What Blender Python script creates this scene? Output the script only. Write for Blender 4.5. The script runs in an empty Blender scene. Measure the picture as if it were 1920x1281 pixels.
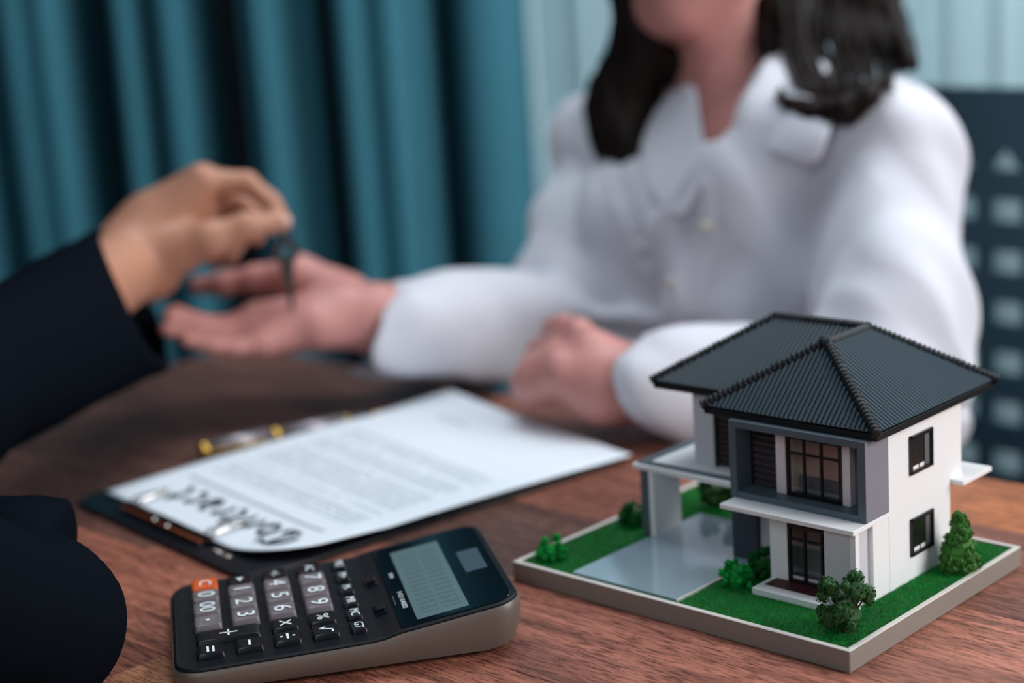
import bpy, bmesh, math, random
import numpy as np
from mathutils import Vector, Matrix
random.seed(4); rng = np.random.default_rng(4)
R = math.radians
S = 0.01                      # everything is modelled in centimetres, table top at height 0
TZ = 74.0                     # table top above the floor
COL = bpy.context.scene.collection
SC = bpy.context.scene

def W(x, y, z): return Vector((x*S, y*S, (z+TZ)*S))

# ------------------------------------------------------------------ camera
FPX, PITCH, ROLL, CH = 3200.0, 0.22627, -0.06733, 34.356
cp, sp, cr, sr = math.cos(PITCH), math.sin(PITCH), math.cos(ROLL), math.sin(ROLL)
cam = bpy.data.cameras.new('camera'); cam.lens = FPX/1920*36; cam.sensor_width = 36
cam.clip_start = 0.01; cam.clip_end = 60
cam.dof.use_dof = True; cam.dof.focus_distance = 0.84; cam.dof.aperture_fstop = 3.2
co = bpy.data.objects.new('camera', cam); COL.objects.link(co)
m = Matrix(((cr, -sr, 0), (sr*sp, cr*sp, -cp), (sr*cp, cr*cp, sp))).to_4x4()
m.translation = W(0, 0, CH); co.matrix_world = m
SC.camera = co

def ray(px, py):
    X = (px-960)/FPX; Y = -(py-640.5)/FPX
    xx = X*cr - Y*sr; up = X*sr + Y*cr
    return np.array([xx, cp+up*sp, -sp+up*cp])
def at(px, py, t): return ray(px, py)*t + np.array([0, 0, CH])      # a point at real distance t (cm) along a sight line
def onz(px, py, z=0.0):
    d = ray(px, py); t = (z-CH)/d[2]; return d*t + np.array([0, 0, CH])

# ------------------------------------------------------------------ world, lights, exposure
w = bpy.data.worlds.new('world'); SC.world = w; w.use_nodes = True
bg = w.node_tree.nodes['Background']; bg.inputs[0].default_value = (0.50, 0.66, 0.80, 1); bg.inputs[1].default_value = 0.15
SC.view_settings.view_transform = 'Standard'; SC.view_settings.look = 'None'
SC.view_settings.gamma = 1; SC.view_settings.use_curve_mapping = False
SC.view_settings.exposure = 0.0
def area(name, loc, target, sx, sy, power, color=(1, 1, 1)):
    l = bpy.data.lights.new(name, 'AREA'); l.shape = 'RECTANGLE'; l.size = sx; l.size_y = sy; l.energy = power; l.color = color
    o = bpy.data.objects.new(name, l); COL.objects.link(o); o.location = W(*loc)
    d = W(*target)-o.location; o.rotation_euler = d.to_track_quat('-Z', 'Y').to_euler(); return o
area('window_light', (190, 20, 95), (15, 110, 5), 1.3, 1.3, 43, (1.0, 0.985, 0.97))
area('ceiling_light', (10, 150, 165), (10, 120, 0), 1.1, 0.8, 19, (0.86, 0.94, 1.0))
area('front_fill_light', (-90, -110, 150), (5, 110, 0), 1.6, 1.4, 13, (0.86, 0.94, 1.0))  # added bluish fill, no real window: lifts the house fronts and roof ribs
area('far_window_light', (120, 190, 110), (10, 200, 0), 0.9, 1.2, 14, (0.88, 0.96, 1.0))

# ------------------------------------------------------------------ materials
def lin(c):
    return tuple(((v/255)/12.92 if v/255 <= 0.04045 else ((v/255+0.055)/1.055)**2.4) for v in c) + (1,)
def mat(name, rgb, rough=0.5, metal=0.0, bump=0, bscale=200, noise=0, nscale=30, spec=0.5, sheen=0, coat=0, sub=0, alpha=None, trans=0):
    m = bpy.data.materials.new(name); m.use_nodes = True; nt = m.node_tree; b = nt.nodes['Principled BSDF']
    c = lin(rgb); b.inputs['Base Color'].default_value = c; b.inputs['Roughness'].default_value = rough
    b.inputs['Metallic'].default_value = metal; b.inputs['Specular IOR Level'].default_value = spec
    b.inputs['Sheen Weight'].default_value = sheen; b.inputs['Coat Weight'].default_value = coat
    if sub:
        b.inputs['Subsurface Weight'].default_value = sub; b.inputs['Subsurface Radius'].default_value = (0.01, 0.004, 0.002); b.inputs['Subsurface Scale'].default_value = 1.0
    if trans: b.inputs['Transmission Weight'].default_value = trans
    tc = nt.nodes.new('ShaderNodeTexCoord')
    if noise:
        n = nt.nodes.new('ShaderNodeTexNoise'); n.inputs['Scale'].default_value = nscale; n.inputs['Detail'].default_value = 5
        nt.links.new(tc.outputs['Object'], n.inputs['Vector'])
        mx = nt.nodes.new('ShaderNodeMix'); mx.data_type = 'RGBA'
        mx.inputs[6].default_value = tuple(v*(1-noise) for v in c[:3])+(1,); mx.inputs[7].default_value = tuple(min(1, v*(1+noise)) for v in c[:3])+(1,)
        nt.links.new(n.outputs['Fac'], mx.inputs[0]); nt.links.new(mx.outputs[2], b.inputs['Base Color'])
    if bump:
        n2 = nt.nodes.new('ShaderNodeTexNoise'); n2.inputs['Scale'].default_value = bscale; n2.inputs['Detail'].default_value = 4
        nt.links.new(tc.outputs['Object'], n2.inputs['Vector'])
        bp = nt.nodes.new('ShaderNodeBump'); bp.inputs['Strength'].default_value = bump; bp.inputs['Distance'].default_value = 0.001
        nt.links.new(n2.outputs['Fac'], bp.inputs['Height']); nt.links.new(bp.outputs[0], b.inputs['Normal'])
    return m

M = dict(
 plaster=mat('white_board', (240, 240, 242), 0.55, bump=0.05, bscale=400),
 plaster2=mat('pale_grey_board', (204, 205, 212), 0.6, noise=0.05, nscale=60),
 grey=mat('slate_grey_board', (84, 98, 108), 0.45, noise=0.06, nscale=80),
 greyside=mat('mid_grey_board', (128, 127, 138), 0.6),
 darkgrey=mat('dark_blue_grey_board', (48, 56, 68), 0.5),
 roof=mat('roof_sheet', (42, 62, 73), 0.38, spec=0.6),
 cap=mat('ridge_cap_plastic', (20, 27, 32), 0.5, spec=0.35),
 fascia=mat('black_fascia', (16, 19, 24), 0.4),
 frame=mat('black_frame', (14, 16, 20), 0.35),
 louver=mat('dark_louver', (62, 54, 60), 0.45),
 inside=mat('dusky_interior', (190, 160, 148), 0.7),
 insidedark=mat('dark_interior', (30, 32, 34), 0.6),
 curtainstrip=mat('pale_window_curtain', (215, 205, 195), 0.8),
 tray=mat('grey_beige_tray', (140, 131, 124), 0.5, noise=0.05, nscale=50),
 traytop=mat('pale_tray_edge', (212, 206, 200), 0.5),
 trayside=mat('tray_side', (138, 129, 122), 0.5, noise=0.04, nscale=40),
 drive=mat('driveway_acrylic', (150, 170, 182), 0.07, spec=1.0, coat=1.0),
 soil=mat('green_base', (8, 84, 30), 0.9, noise=0.35, nscale=120),
 grass=mat('grass_fibre', (16, 150, 56), 0.75, noise=0.4, nscale=150, spec=0.2),
 maroon=mat('maroon_mat', (70, 22, 26), 0.6),
 fol_dark=mat('dark_green_foliage', (40, 84, 36), 0.6, noise=0.5, nscale=200, spec=0.3),
 fol_mid=mat('mid_green_foliage', (56, 112, 40), 0.6, noise=0.5, nscale=180, spec=0.3),
 fol_bright=mat('bright_green_foam', (20, 150, 62), 0.8, noise=0.3, nscale=200, spec=0.2),
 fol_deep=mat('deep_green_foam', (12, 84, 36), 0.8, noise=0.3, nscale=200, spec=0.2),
 twig=mat('twig', (88, 80, 66), 0.7),
 glue=mat('clear_glue', (200, 210, 200), 0.2),
 paper=None,
 board=mat('black_clipboard', (14, 18, 26), 0.32, spec=0.5),
 chrome=mat('chrome_wire', (220, 215, 210), 0.15, metal=1),
 blackmetal=mat('black_spring_steel', (20, 20, 24), 0.22, metal=0.6),
 gold=mat('gold_trim', (215, 175, 90), 0.22, metal=1),
 penbarrel=mat('silver_lacquer_barrel', (150, 144, 152), 0.3, metal=0.6),
 penblack=mat('black_lacquer', (12, 14, 18), 0.2, coat=0.5),
 ink=mat('black_ink', (30, 45, 55), 0.7),
 wood_reflection=mat('orange_wood_reflection', (150, 80, 55), 0.3, metal=0.6),  # orange of the table wood as reflected in the clip
 inkgrey=mat('grey_ink', (120, 140, 158), 0.8),
 taupe=mat('taupe_plastic', (104, 92, 86), 0.38, bump=0.04, bscale=900),
 calcblack=mat('black_plastic', (11, 17, 23), 0.45, bump=0.02, bscale=900, spec=0.2),
 calcgloss=mat('glossy_black_panel', (10, 20, 26), 0.08, spec=0.6),
 keygrey=mat('grey_key', (112, 104, 108), 0.4),
 keyblack=mat('black_key', (14, 17, 22), 0.32, spec=0.3),
 keyorange=mat('orange_key', (214, 92, 30), 0.4),
 legend=mat('white_print', (225, 235, 238), 0.6),
 lcd=mat('lcd_glass', (98, 120, 122), 0.18, spec=0.6),
 lcdseg=mat('lcd_segment', (78, 100, 102), 0.25),
 solar=mat('solar_cell', (72, 88, 100), 0.15, spec=0.6),
 skin_f=mat('skin_woman', (196, 134, 127), 0.5, noise=0.05, nscale=25, sub=0.08),
 skin_m=mat('skin_man', (178, 124, 100), 0.5, noise=0.06, nscale=25, sub=0.08),
 nail=mat('nail', (235, 190, 180), 0.25),
 lips=mat('lips', (168, 56, 60), 0.35),
 lips_m=mat('lips_pale', (160, 98, 84), 0.45),
 eye=mat('eye_white', (230, 228, 224), 0.2), iris=mat('iris_dark', (35, 22, 16), 0.15),
 hair=mat('dark_brown_hair', (24, 15, 13), 0.5, spec=0.12),
 shirt=mat('white_cotton', (208, 208, 218), 0.85, bump=0.15, bscale=300, sheen=0.2),
 button=mat('shirt_button', (196, 190, 172), 0.3),
 suit=mat('black_wool', (15, 19, 26), 0.95, spec=0.0),
 trousers=mat('navy_trousers', (28, 32, 44), 0.9),
 key=mat('dark_steel_key', (70, 66, 66), 0.35, metal=0.8),
 keyhead=mat('key_ring_blue', (24, 40, 58), 0.4),
 teal=mat('teal_curtain_cloth', (62, 118, 134), 0.9, bump=0.1, bscale=400, noise=0.06, nscale=12, spec=0.15),
 pale=mat('pale_blue_curtain_cloth', (172, 198, 206), 0.9, bump=0.1, bscale=400, noise=0.04, nscale=12, spec=0.15),
 chairplastic=mat('dark_teal_chair_plastic', (52, 84, 98), 0.55, noise=0.08, nscale=40),
 chairmetal=mat('chair_metal', (40, 44, 50), 0.35, metal=0.8),
 wall=mat('wall_paint', (24, 34, 42), 0.9), floor=None,
 bench=mat('grey_blue_upholstery', (120, 140, 150), 0.9),
)
def wood(name, scale=1.0, floor=False):
    m = bpy.data.materials.new(name); m.use_nodes = True; nt = m.node_tree; b = nt.nodes['Principled BSDF']; N = nt.nodes.new; L = nt.links.new
    tc = N('ShaderNodeTexCoord'); oi = N('ShaderNodeObjectInfo')
    off = N('ShaderNodeVectorMath'); off.operation = 'MULTIPLY_ADD'
    cmb = N('ShaderNodeCombineXYZ'); L(oi.outputs['Random'], cmb.inputs[0]); L(oi.outputs['Random'], cmb.inputs[1]); L(oi.outputs['Random'], cmb.inputs[2])
    L(cmb.outputs[0], off.inputs[0]); off.inputs[1].default_value = (7, 11, 5); L(tc.outputs['Object'], off.inputs[2])
    mp = N('ShaderNodeMapping'); mp.inputs['Scale'].default_value = (7*scale, 90*scale, 40*scale); L(off.outputs[0], mp.inputs[0])
    n1 = N('ShaderNodeTexNoise'); n1.inputs['Scale'].default_value = 1.6; n1.inputs['Detail'].default_value = 8; n1.inputs['Roughness'].default_value = 0.62; n1.inputs['Distortion'].default_value = 0.5
    L(mp.outputs[0], n1.inputs['Vector'])
    mp2 = N('ShaderNodeMapping'); mp2.inputs['Scale'].default_value = (110*scale, 1100*scale, 300*scale); L(off.outputs[0], mp2.inputs[0])
    n2 = N('ShaderNodeTexNoise'); n2.inputs['Scale'].default_value = 1.0; n2.inputs['Detail'].default_value = 3; L(mp2.outputs[0], n2.inputs['Vector'])
    mp3 = N('ShaderNodeMapping'); mp3.inputs['Scale'].default_value = (5*scale, 9*scale, 9*scale); L(off.outputs[0], mp3.inputs[0])
    n3 = N('ShaderNodeTexNoise'); n3.inputs['Scale'].default_value = 1.0; n3.inputs['Detail'].default_value = 3; L(mp3.outputs[0], n3.inputs['Vector'])
    r1 = N('ShaderNodeValToRGB'); e = r1.color_ramp.elements
    e[0].position = 0.30; e[0].color = (0.44, 0.40, 0.40, 1); e[1].position = 0.70; e[1].color = (1.38, 1.36, 1.36, 1)
    L(n1.outputs['Fac'], r1.inputs[0])
    r2 = N('ShaderNodeValToRGB'); e = r2.color_ramp.elements
    e[0].position = 0.36; e[0].color = (0.34, 0.28, 0.27, 1); e[1].position = 0.52; e[1].color = (1.06, 1.04, 1.03, 1)
    L(n2.outputs['Fac'], r2.inputs[0])
    r3 = N('ShaderNodeValToRGB'); e = r3.color_ramp.elements
    e[0].position = 0.35; e[0].color = (0.66, 0.64, 0.64, 1); e[1].position = 0.65; e[1].color = (1.25, 1.22, 1.2, 1)
    L(n3.outputs['Fac'], r3.inputs[0])
    def mul(a, bb):
        x = N('ShaderNodeMix'); x.data_type = 'RGBA'; x.blend_type = 'MULTIPLY'; x.inputs[0].default_value = 1; L(a, x.inputs[6]); L(bb, x.inputs[7]); return x.outputs[2]
    c = mul(mul(mul(oi.outputs['Color'], r1.outputs[0]), r2.outputs[0]), r3.outputs[0])
    L(c, b.inputs['Base Color'])
    b.inputs['Roughness'].default_value = 0.42; b.inputs['Specular IOR Level'].default_value = 0.3
    ad = N('ShaderNodeMath'); ad.operation = 'ADD'; L(n1.outputs['Fac'], ad.inputs[0]); L(n2.outputs['Fac'], ad.inputs[1])
    bp = N('ShaderNodeBump'); bp.inputs['Strength'].default_value = 0.35; bp.inputs['Distance'].default_value = 0.0008
    L(ad.outputs[0], bp.inputs['Height']); L(bp.outputs[0], b.inputs['Normal'])
    return m
M['wood'] = wood('reddish_wood'); M['floor'] = wood('floor_wood', 0.3)

# ------------------------------------------------------------------ builders
def tag(o, label=None, cat=None, group=None, kind=None):
    if label: o['label'] = label
    if cat: o['category'] = cat
    if group: o['group'] = group
    if kind: o['kind'] = kind
    return o
def empty(name, loc=(0, 0, 0), rz=0.0):
    o = bpy.data.objects.new(name, None); COL.objects.link(o); o.location = W(*loc); o.rotation_euler = (0, 0, rz); o.empty_display_size = 0.02
    return o
def link(name, me, material, parent=None, smooth=False, loc=None):
    o = bpy.data.objects.new(name, me); COL.objects.link(o)
    if material: me.materials.append(material)
    if smooth: me.shade_smooth()
    if parent: o.parent = parent
    elif loc is None: o.location = (0, 0, TZ*S)
    if loc is not None: o.location = W(*loc)
    return o
class MB:
    def __init__(s): s.v = []; s.f = []
    def add(s, vs, fs):
        n = len(s.v); s.v += [tuple(map(float, p)) for p in vs]; s.f += [tuple(i+n for i in f) for f in fs]; return s
    def box(s, x0, x1, y0, y1, z0, z1):
        x0, x1 = sorted((x0, x1)); y0, y1 = sorted((y0, y1)); z0, z1 = sorted((z0, z1))
        return s.add([(x0,y0,z0),(x1,y0,z0),(x1,y1,z0),(x0,y1,z0),(x0,y0,z1),(x1,y0,z1),(x1,y1,z1),(x0,y1,z1)],
                     [(0,3,2,1),(4,5,6,7),(0,1,5,4),(1,2,6,5),(2,3,7,6),(3,0,4,7)])
    def prism(s, poly, z0, z1):
        n = len(poly); a = sum(poly[i][0]*poly[(i+1)%n][1]-poly[(i+1)%n][0]*poly[i][1] for i in range(n))
        if a < 0: poly = poly[::-1]
        return s.add([(p[0], p[1], z0) for p in poly]+[(p[0], p[1], z1) for p in poly],
                     [tuple(range(n))[::-1], tuple(range(n, 2*n))]+[(i, (i+1)%n, n+(i+1)%n, n+i) for i in range(n)])
    def tube(s, pts, rad, n=10, cap=True, squash=None):
        pts = [Vector(p) for p in pts]; k = len(pts)
        if not hasattr(rad, '__len__'): rad = [rad]*k
        T = [(pts[min(i+1, k-1)]-pts[max(i-1, 0)]).normalized() for i in range(k)]
        up = Vector((0, 0, 1)) if abs(T[0].z) < 0.9 else Vector((1, 0, 0))
        A = T[0].cross(up).normalized(); vs = []
        for i in range(k):
            A = (A - T[i]*A.dot(T[i])).normalized(); B = T[i].cross(A)
            for j in range(n):
                a = 2*math.pi*j/n; vs.append(pts[i]+(A*math.cos(a)+B*math.sin(a))*rad[i])
        fs = [(i*n+j, i*n+(j+1)%n, (i+1)*n+(j+1)%n, (i+1)*n+j) for i in range(k-1) for j in range(n)]
        if cap: fs += [tuple(range(n))[::-1], tuple((k-1)*n+j for j in range(n))]
        return s.add(vs, fs)
    def ball(s, c, r, n=10):
        rr = r if hasattr(r, '__len__') else (r, r, r); vs = []; m_ = n//2
        for i in range(1, m_):
            th = math.pi*i/m_
            for j in range(n): vs.append((c[0]+rr[0]*math.sin(th)*math.cos(2*math.pi*j/n), c[1]+rr[1]*math.sin(th)*math.sin(2*math.pi*j/n), c[2]+rr[2]*math.cos(th)))
        t = len(vs); vs += [(c[0], c[1], c[2]+rr[2]), (c[0], c[1], c[2]-rr[2])]
        fs = [((i)*n+j, (i+1)*n+j, (i+1)*n+(j+1)%n, i*n+(j+1)%n) for i in range(m_-2) for j in range(n)]
        fs += [(t, j, (j+1)%n) for j in range(n)] + [(t+1, (m_-2)*n+(j+1)%n, (m_-2)*n+j) for j in range(n)]
        return s.add(vs, fs)
    def build(s, name, material, parent=None, smooth=False, bevel=0, seg=2, loc=None, kind=None, label=None, color=None, solid=0):
        me = bpy.data.meshes.new(name); me.from_pydata([(x*S, y*S, z*S) for x, y, z in s.v], [], s.f)
        if bevel:
            bm = bmesh.new(); bm.from_mesh(me)
            ed = [e for e in bm.edges if len(e.link_faces) == 2 and e.calc_face_angle(0) > 0.5]
            bmesh.ops.bevel(bm, geom=ed, offset=bevel*S, segments=seg, affect='EDGES', profile=0.5, clamp_overlap=True)
            bm.to_mesh(me); bm.free()
        me.update()
        o = link(name, me, material, parent, smooth, loc)
        if smooth and bevel: me.set_sharp_from_angle(angle=R(40))
        if solid:
            md = o.modifiers.new('solid', 'SOLIDIFY'); md.thickness = solid*S; md.offset = 0
        if kind: o['kind'] = kind
        if label: o['label'] = label
        if color: o.color = color
        return o
def rounded(x0, x1, y0, y1, r, n=6):
    P = []
    rr = r if hasattr(r, '__len__') else (r,)*4
    for (cx, cy, a0), q in zip(((x1, y1, 0), (x0, y1, 90), (x0, y0, 180), (x1, y0, 270)), rr):
        sx = -1 if cx == x1 else 1; sy = -1 if cy == y1 else 1
        for i in range(n+1):
            a = R(a0+90*i/n); P.append((cx+sx*q+q*math.cos(a), cy+sy*q+q*math.sin(a)))
    return P
def textmesh(body, size, name='text', bold=0.0, xs=1.0):
    cu = bpy.data.curves.new(name, 'FONT'); cu.body = body; cu.size = size*S; cu.align_x = 'CENTER'; cu.align_y = 'CENTER'; cu.extrude = 0.004*S; cu.offset = bold*S; cu.resolution_u = 3
    o = bpy.data.objects.new(name, cu); COL.objects.link(o)
    me = bpy.data.meshes.new_from_object(o.evaluated_get(bpy.context.evaluated_depsgraph_get()))
    bpy.data.objects.remove(o); bpy.data.curves.remove(cu)
    return me

# ------------------------------------------------------------------ room
fl = MB().box(-330, 330, -120, 320, -6, 0).build('floor', M['floor'], loc=(0, 0, -TZ), color=(0.05, 0.035, 0.03, 1)); tag(fl, 'dark wooden floor under the table', kind='structure')
wb = MB().box(-330, 330, 284, 290, 0, 270).build('wall_back', M['wall'], loc=(0, 0, -TZ)); tag(wb, 'dark wall behind the curtains', kind='structure')

def curtain(name, label, prof, z0, z1, material, group=None, y0=258):
    # prof: list of (x, depth) points of the cloth's cross-section; smoothed by Catmull-Rom
    P = [np.array(p, float) for p in prof]; out = []
    for i in range(len(P)-1):
        p0, p1, p2, p3 = P[max(i-1, 0)], P[i], P[i+1], P[min(i+2, len(P)-1)]
        for t in np.linspace(0, 1, 7)[:-1]:
            out.append(0.5*((2*p1)+(-p0+p2)*t+(2*p0-5*p1+4*p2-p3)*t*t+(-p0+3*p1-3*p2+p3)*t**3))
    out.append(P[-1]); out = np.array(out)
    cx = out[:, 0].mean(); rows = np.linspace(z0, z1, 14); vs = []
    for k, z in enumerate(rows):
        q = k/13
        for j, (x, d) in enumerate(out):
            vs.append((x-cx+0.5*math.sin(0.13*x+2.2*q), (6+(d-6)*2.1 if d > 6 else d)*(1.0+0.12*math.sin(2.1*q+0.05*x)), z))
    n = len(out); fs = [(k*n+j, k*n+j+1, (k+1)*n+j+1, (k+1)*n+j) for k in range(13) for j in range(n-1)]
    o = MB().add(vs, fs).build(name, material, smooth=True, loc=(cx, y0, 0), solid=0.25)
    return tag(o, label, 'curtain', group)
def px2x(px, y=258): return (px-960)/3200*y*1.03 + 3.2
# dark teal curtain: crests and deep hollows (image columns measured at mid height, y~100)
bands = [(-260, 0), (-200, 9), (-150, 0), (-105, 9), (-60, 1), (-15, 7), (12, 10), (40, 3), (70, 1), (95, 3), (125, 0), (150, 3), (165, 15), (205, 20), (235, 15), (243, 3), (265, 0), (280, 5),
         (292, 11), (306, 6), (322, 1), (352, 0), (366, 6), (380, 18), (415, 22), (440, 17), (455, 9), (478, 8), (488, 2), (510, -1), (535, 5), (560, 10), (590, 11), (602, 20), (625, 22), (640, 13),
         (652, 2), (680, 0), (712, 4), (735, 0), (775, 1), (800, 1), (818, 10), (838, 13), (858, 8), (868, 1), (905, -1), (950, 0), (975, 4), (988, 12), (1000, 15)]
zc0, zc1 = -72, 120
teal = [(px2x(a)-0.045*0, d) for a, d in bands]
curtain('teal_curtain', 'dark teal curtain hanging in deep folds behind the two hands', teal, zc0, zc1, M['teal'])
pale = []
x = 985; k = 0
while x < 2500:
    pale.append((px2x(x, 266), (0, 3.2, 1.0, 3.8)[k % 4]*(0.6+0.4*math.sin(k*1.7)**2))); x += 24+9*math.sin(k*2.3); k += 1
curtain('pale_curtain', 'pale blue sheer curtain behind the woman and the office chair', pale, zc0, zc1, M['pale'], y0=266)

# low bench beyond the far left end of the table
bn = empty('bench', (-70, 232, -TZ), 0)
MB().box(-60, 60, -20, 16, 34, 47).build('cushion', M['bench'], bn, bevel=2, smooth=True)
MB().box(-58, 58, -18, 14, 12, 34).build('base', M['wall'], bn)
tag(bn, 'grey blue bench glimpsed beyond the far left table end', 'bench')

# ------------------------------------------------------------------ table
TA = math.atan2(-0.70, 0.717)
N0, N1, S0, S1 = 31.0, 93.4, -126.0, 78.0
tb = empty('wooden_table', (0, 0, -TZ), TA)
tag(tb, 'reddish brown plank table under the contract, calculator and model house', 'table')
MB().box(S0+2, S1-2, N0+2, N1-2, TZ-4.2, TZ-1.6).build('apron_board', M['wood'], tb, color=(0.10, 0.045, 0.03, 1))
rows = [N0, 36.4, 45.8, 54.9, 64.2, 74.0, 85.5, N1]
cuts = [[-60, 20], [-71.3, -10, 50], [-100, -46.9, 30], [-86, -8, 62], [-60, 36], [-98, -30, 40], [-92, -52, 22]]
tones = [(0.20, 0.085, 0.05), (0.17, 0.072, 0.048), (0.22, 0.095, 0.055), (0.15, 0.068, 0.05), (0.24, 0.105, 0.07), (0.13, 0.06, 0.045), (0.30, 0.12, 0.05)]
tone_of = {}
rt = random.Random(11)
for i in range(len(rows)-1):
    cs = [S0]+cuts[i]+[S1]
    for j in range(len(cs)-1):
        g = 0.012
        c = rt.choice(tones); f = rt.uniform(0.85, 1.15)
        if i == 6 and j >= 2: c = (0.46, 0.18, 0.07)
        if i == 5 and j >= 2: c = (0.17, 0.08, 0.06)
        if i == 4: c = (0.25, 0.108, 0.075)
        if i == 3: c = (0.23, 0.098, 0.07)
        if i in (3, 4, 5, 6) and j == 0: c = (0.10, 0.052, 0.042)  # far-left planks darkened, the dark curtain's reflection put into their colour
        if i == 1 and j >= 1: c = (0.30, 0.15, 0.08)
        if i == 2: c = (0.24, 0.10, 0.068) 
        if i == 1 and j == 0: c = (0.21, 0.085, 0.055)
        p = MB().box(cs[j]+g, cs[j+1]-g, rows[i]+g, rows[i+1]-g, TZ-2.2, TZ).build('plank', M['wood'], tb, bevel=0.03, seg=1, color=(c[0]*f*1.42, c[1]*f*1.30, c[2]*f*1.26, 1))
for a in (S0+8, S1-8):
    for b_ in (N0+7, N1-7):
        MB().prism(rounded(a-3, a+3, b_-3, b_+3, 0.6, 3), 0, TZ-4).build('leg', M['wood'], tb, color=(0.10, 0.045, 0.03, 1))

# ------------------------------------------------------------------ model house
TH = 0.7701
hs = empty('model_house', (14.864, 74.723, 0), -TH)
tag(hs, 'white two storey scale model house with dark ribbed roof on a lawn tray', 'model house')
def hb(mb, u0, u1, v0, v1, z0, z1): return mb.box(-u0, -u1, v0, v1, z0, z1)
def HB(name, mt, u0, u1, v0, v1, z0, z1, parent=None, bevel=0.02, **k):
    return hb(MB(), u0, u1, v0, v1, z0, z1).build(name, M[mt], parent or hs, bevel=bevel, seg=1, **k)
UW, VD, HBz, ZG = 21.82, 16.99, 1.12, 0.98
# tray: base and four raised rims
HB('tray_base', 'tray', 0.3, UW-0.3, 0.3, VD-0.3, 0.02, 0.85)
def rim(poly):
    o = MB().prism([(-a, b) for a, b in poly], 0.0, HBz).build('tray_rim', M['trayside'], hs, bevel=0.03, seg=1)
    o.data.materials.append(M['traytop'])
    for p in o.data.polygons:
        if p.normal.z > 0.3: p.material_index = 1
rw = 0.32
rim([(0, 0), (UW, 0), (UW-rw, rw), (rw, rw)]); rim([(0, 0), (rw, rw), (rw, VD-rw), (0, VD)])
rim([(UW, 0), (UW, VD), (UW-rw, VD-rw), (UW-rw, rw)]); rim([(0, VD), (rw, VD-rw), (UW-rw, VD-rw), (UW, VD)])
# lawn
DU0, DU1, DV0, DV1 = 17.85, 10.75, 0.55, 12.0
HB('lawn_base', 'soil', rw, UW-rw, rw, VD-rw, 0.85, ZG, bevel=0)
def lawn():
    n = 80000
    u = rng.uniform(rw+0.03, UW-rw-0.03, n); v = rng.uniform(rw+0.03, VD-rw-0.03, n)
    keep = ~((u > DU1) & (u < DU0) & (v > DV0) & (v < DV1)) & ~((u > 2.6) & (u < 8.1) & (v > 3.75) & (v < 14)) & ~((u > 2.55) & (u < 15.5) & (v > 7) & (v < 16))
    u, v = u[keep], v[keep]; n = len(u)
    a = rng.uniform(0, 2*math.pi, n); h = rng.uniform(0.06, 0.17, n); wd = 0.016
    lx, ly = rng.normal(0, 0.05, n), rng.normal(0, 0.05, n)
    x, y = -u, v
    P = np.empty((n, 3, 3)); P[:, 0] = np.stack([x-wd*np.cos(a), y-wd*np.sin(a), np.full(n, ZG-0.01)], 1)
    P[:, 1] = np.stack([x+wd*np.cos(a), y+wd*np.sin(a), np.full(n, ZG-0.01)], 1); P[:, 2] = np.stack([x+lx, y+ly, ZG+h], 1)
    me = bpy.data.meshes.new('lawn_grass'); me.vertices.add(3*n); me.vertices.foreach_set('co', (P*S).ravel())
    me.loops.add(3*n); me.loops.foreach_set('vertex_index', np.arange(3*n)); me.polygons.add(n); me.polygons.foreach_set('loop_start', np.arange(0, 3*n, 3)); me.polygons.foreach_set('loop_total', np.full(n, 3))
    me.update(); o = link('lawn_grass', me, M['grass'], hs); o['kind'] = 'stuff'; o['label'] = 'short bright green flocked lawn'
lawn()
# driveway
HB('driveway', 'drive', DU0, DU1, DV0, DV1, 0.9, 1.16, bevel=0.01, label='glossy grey driveway plate')
HB('driveway_edge', 'traytop', DU1-0.12, DU1, DV0, 8.0, 0.9, 1.14, bevel=0.01)

# ground floor
GZ = 5.02
UWALL = 2.487
HB('side_wall', 'plaster', UWALL, UWALL+0.4, 6.2, 7.72, ZG, GZ, bevel=0.015)
HB('side_wall', 'plaster', UWALL, UWALL+0.4, 7.74, 13.85, ZG, 5.302, bevel=0)
HB('rear_wall', 'plaster', UWALL+0.4, 10, 13.55, 13.85, ZG, 5.05)
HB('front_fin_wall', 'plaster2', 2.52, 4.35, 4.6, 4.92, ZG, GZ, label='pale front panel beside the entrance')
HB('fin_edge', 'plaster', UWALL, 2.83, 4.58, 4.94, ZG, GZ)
HB('entrance_side_wall', 'plaster2', 2.75, 3.05, 4.94, 6.2, ZG, GZ, bevel=0)
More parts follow.
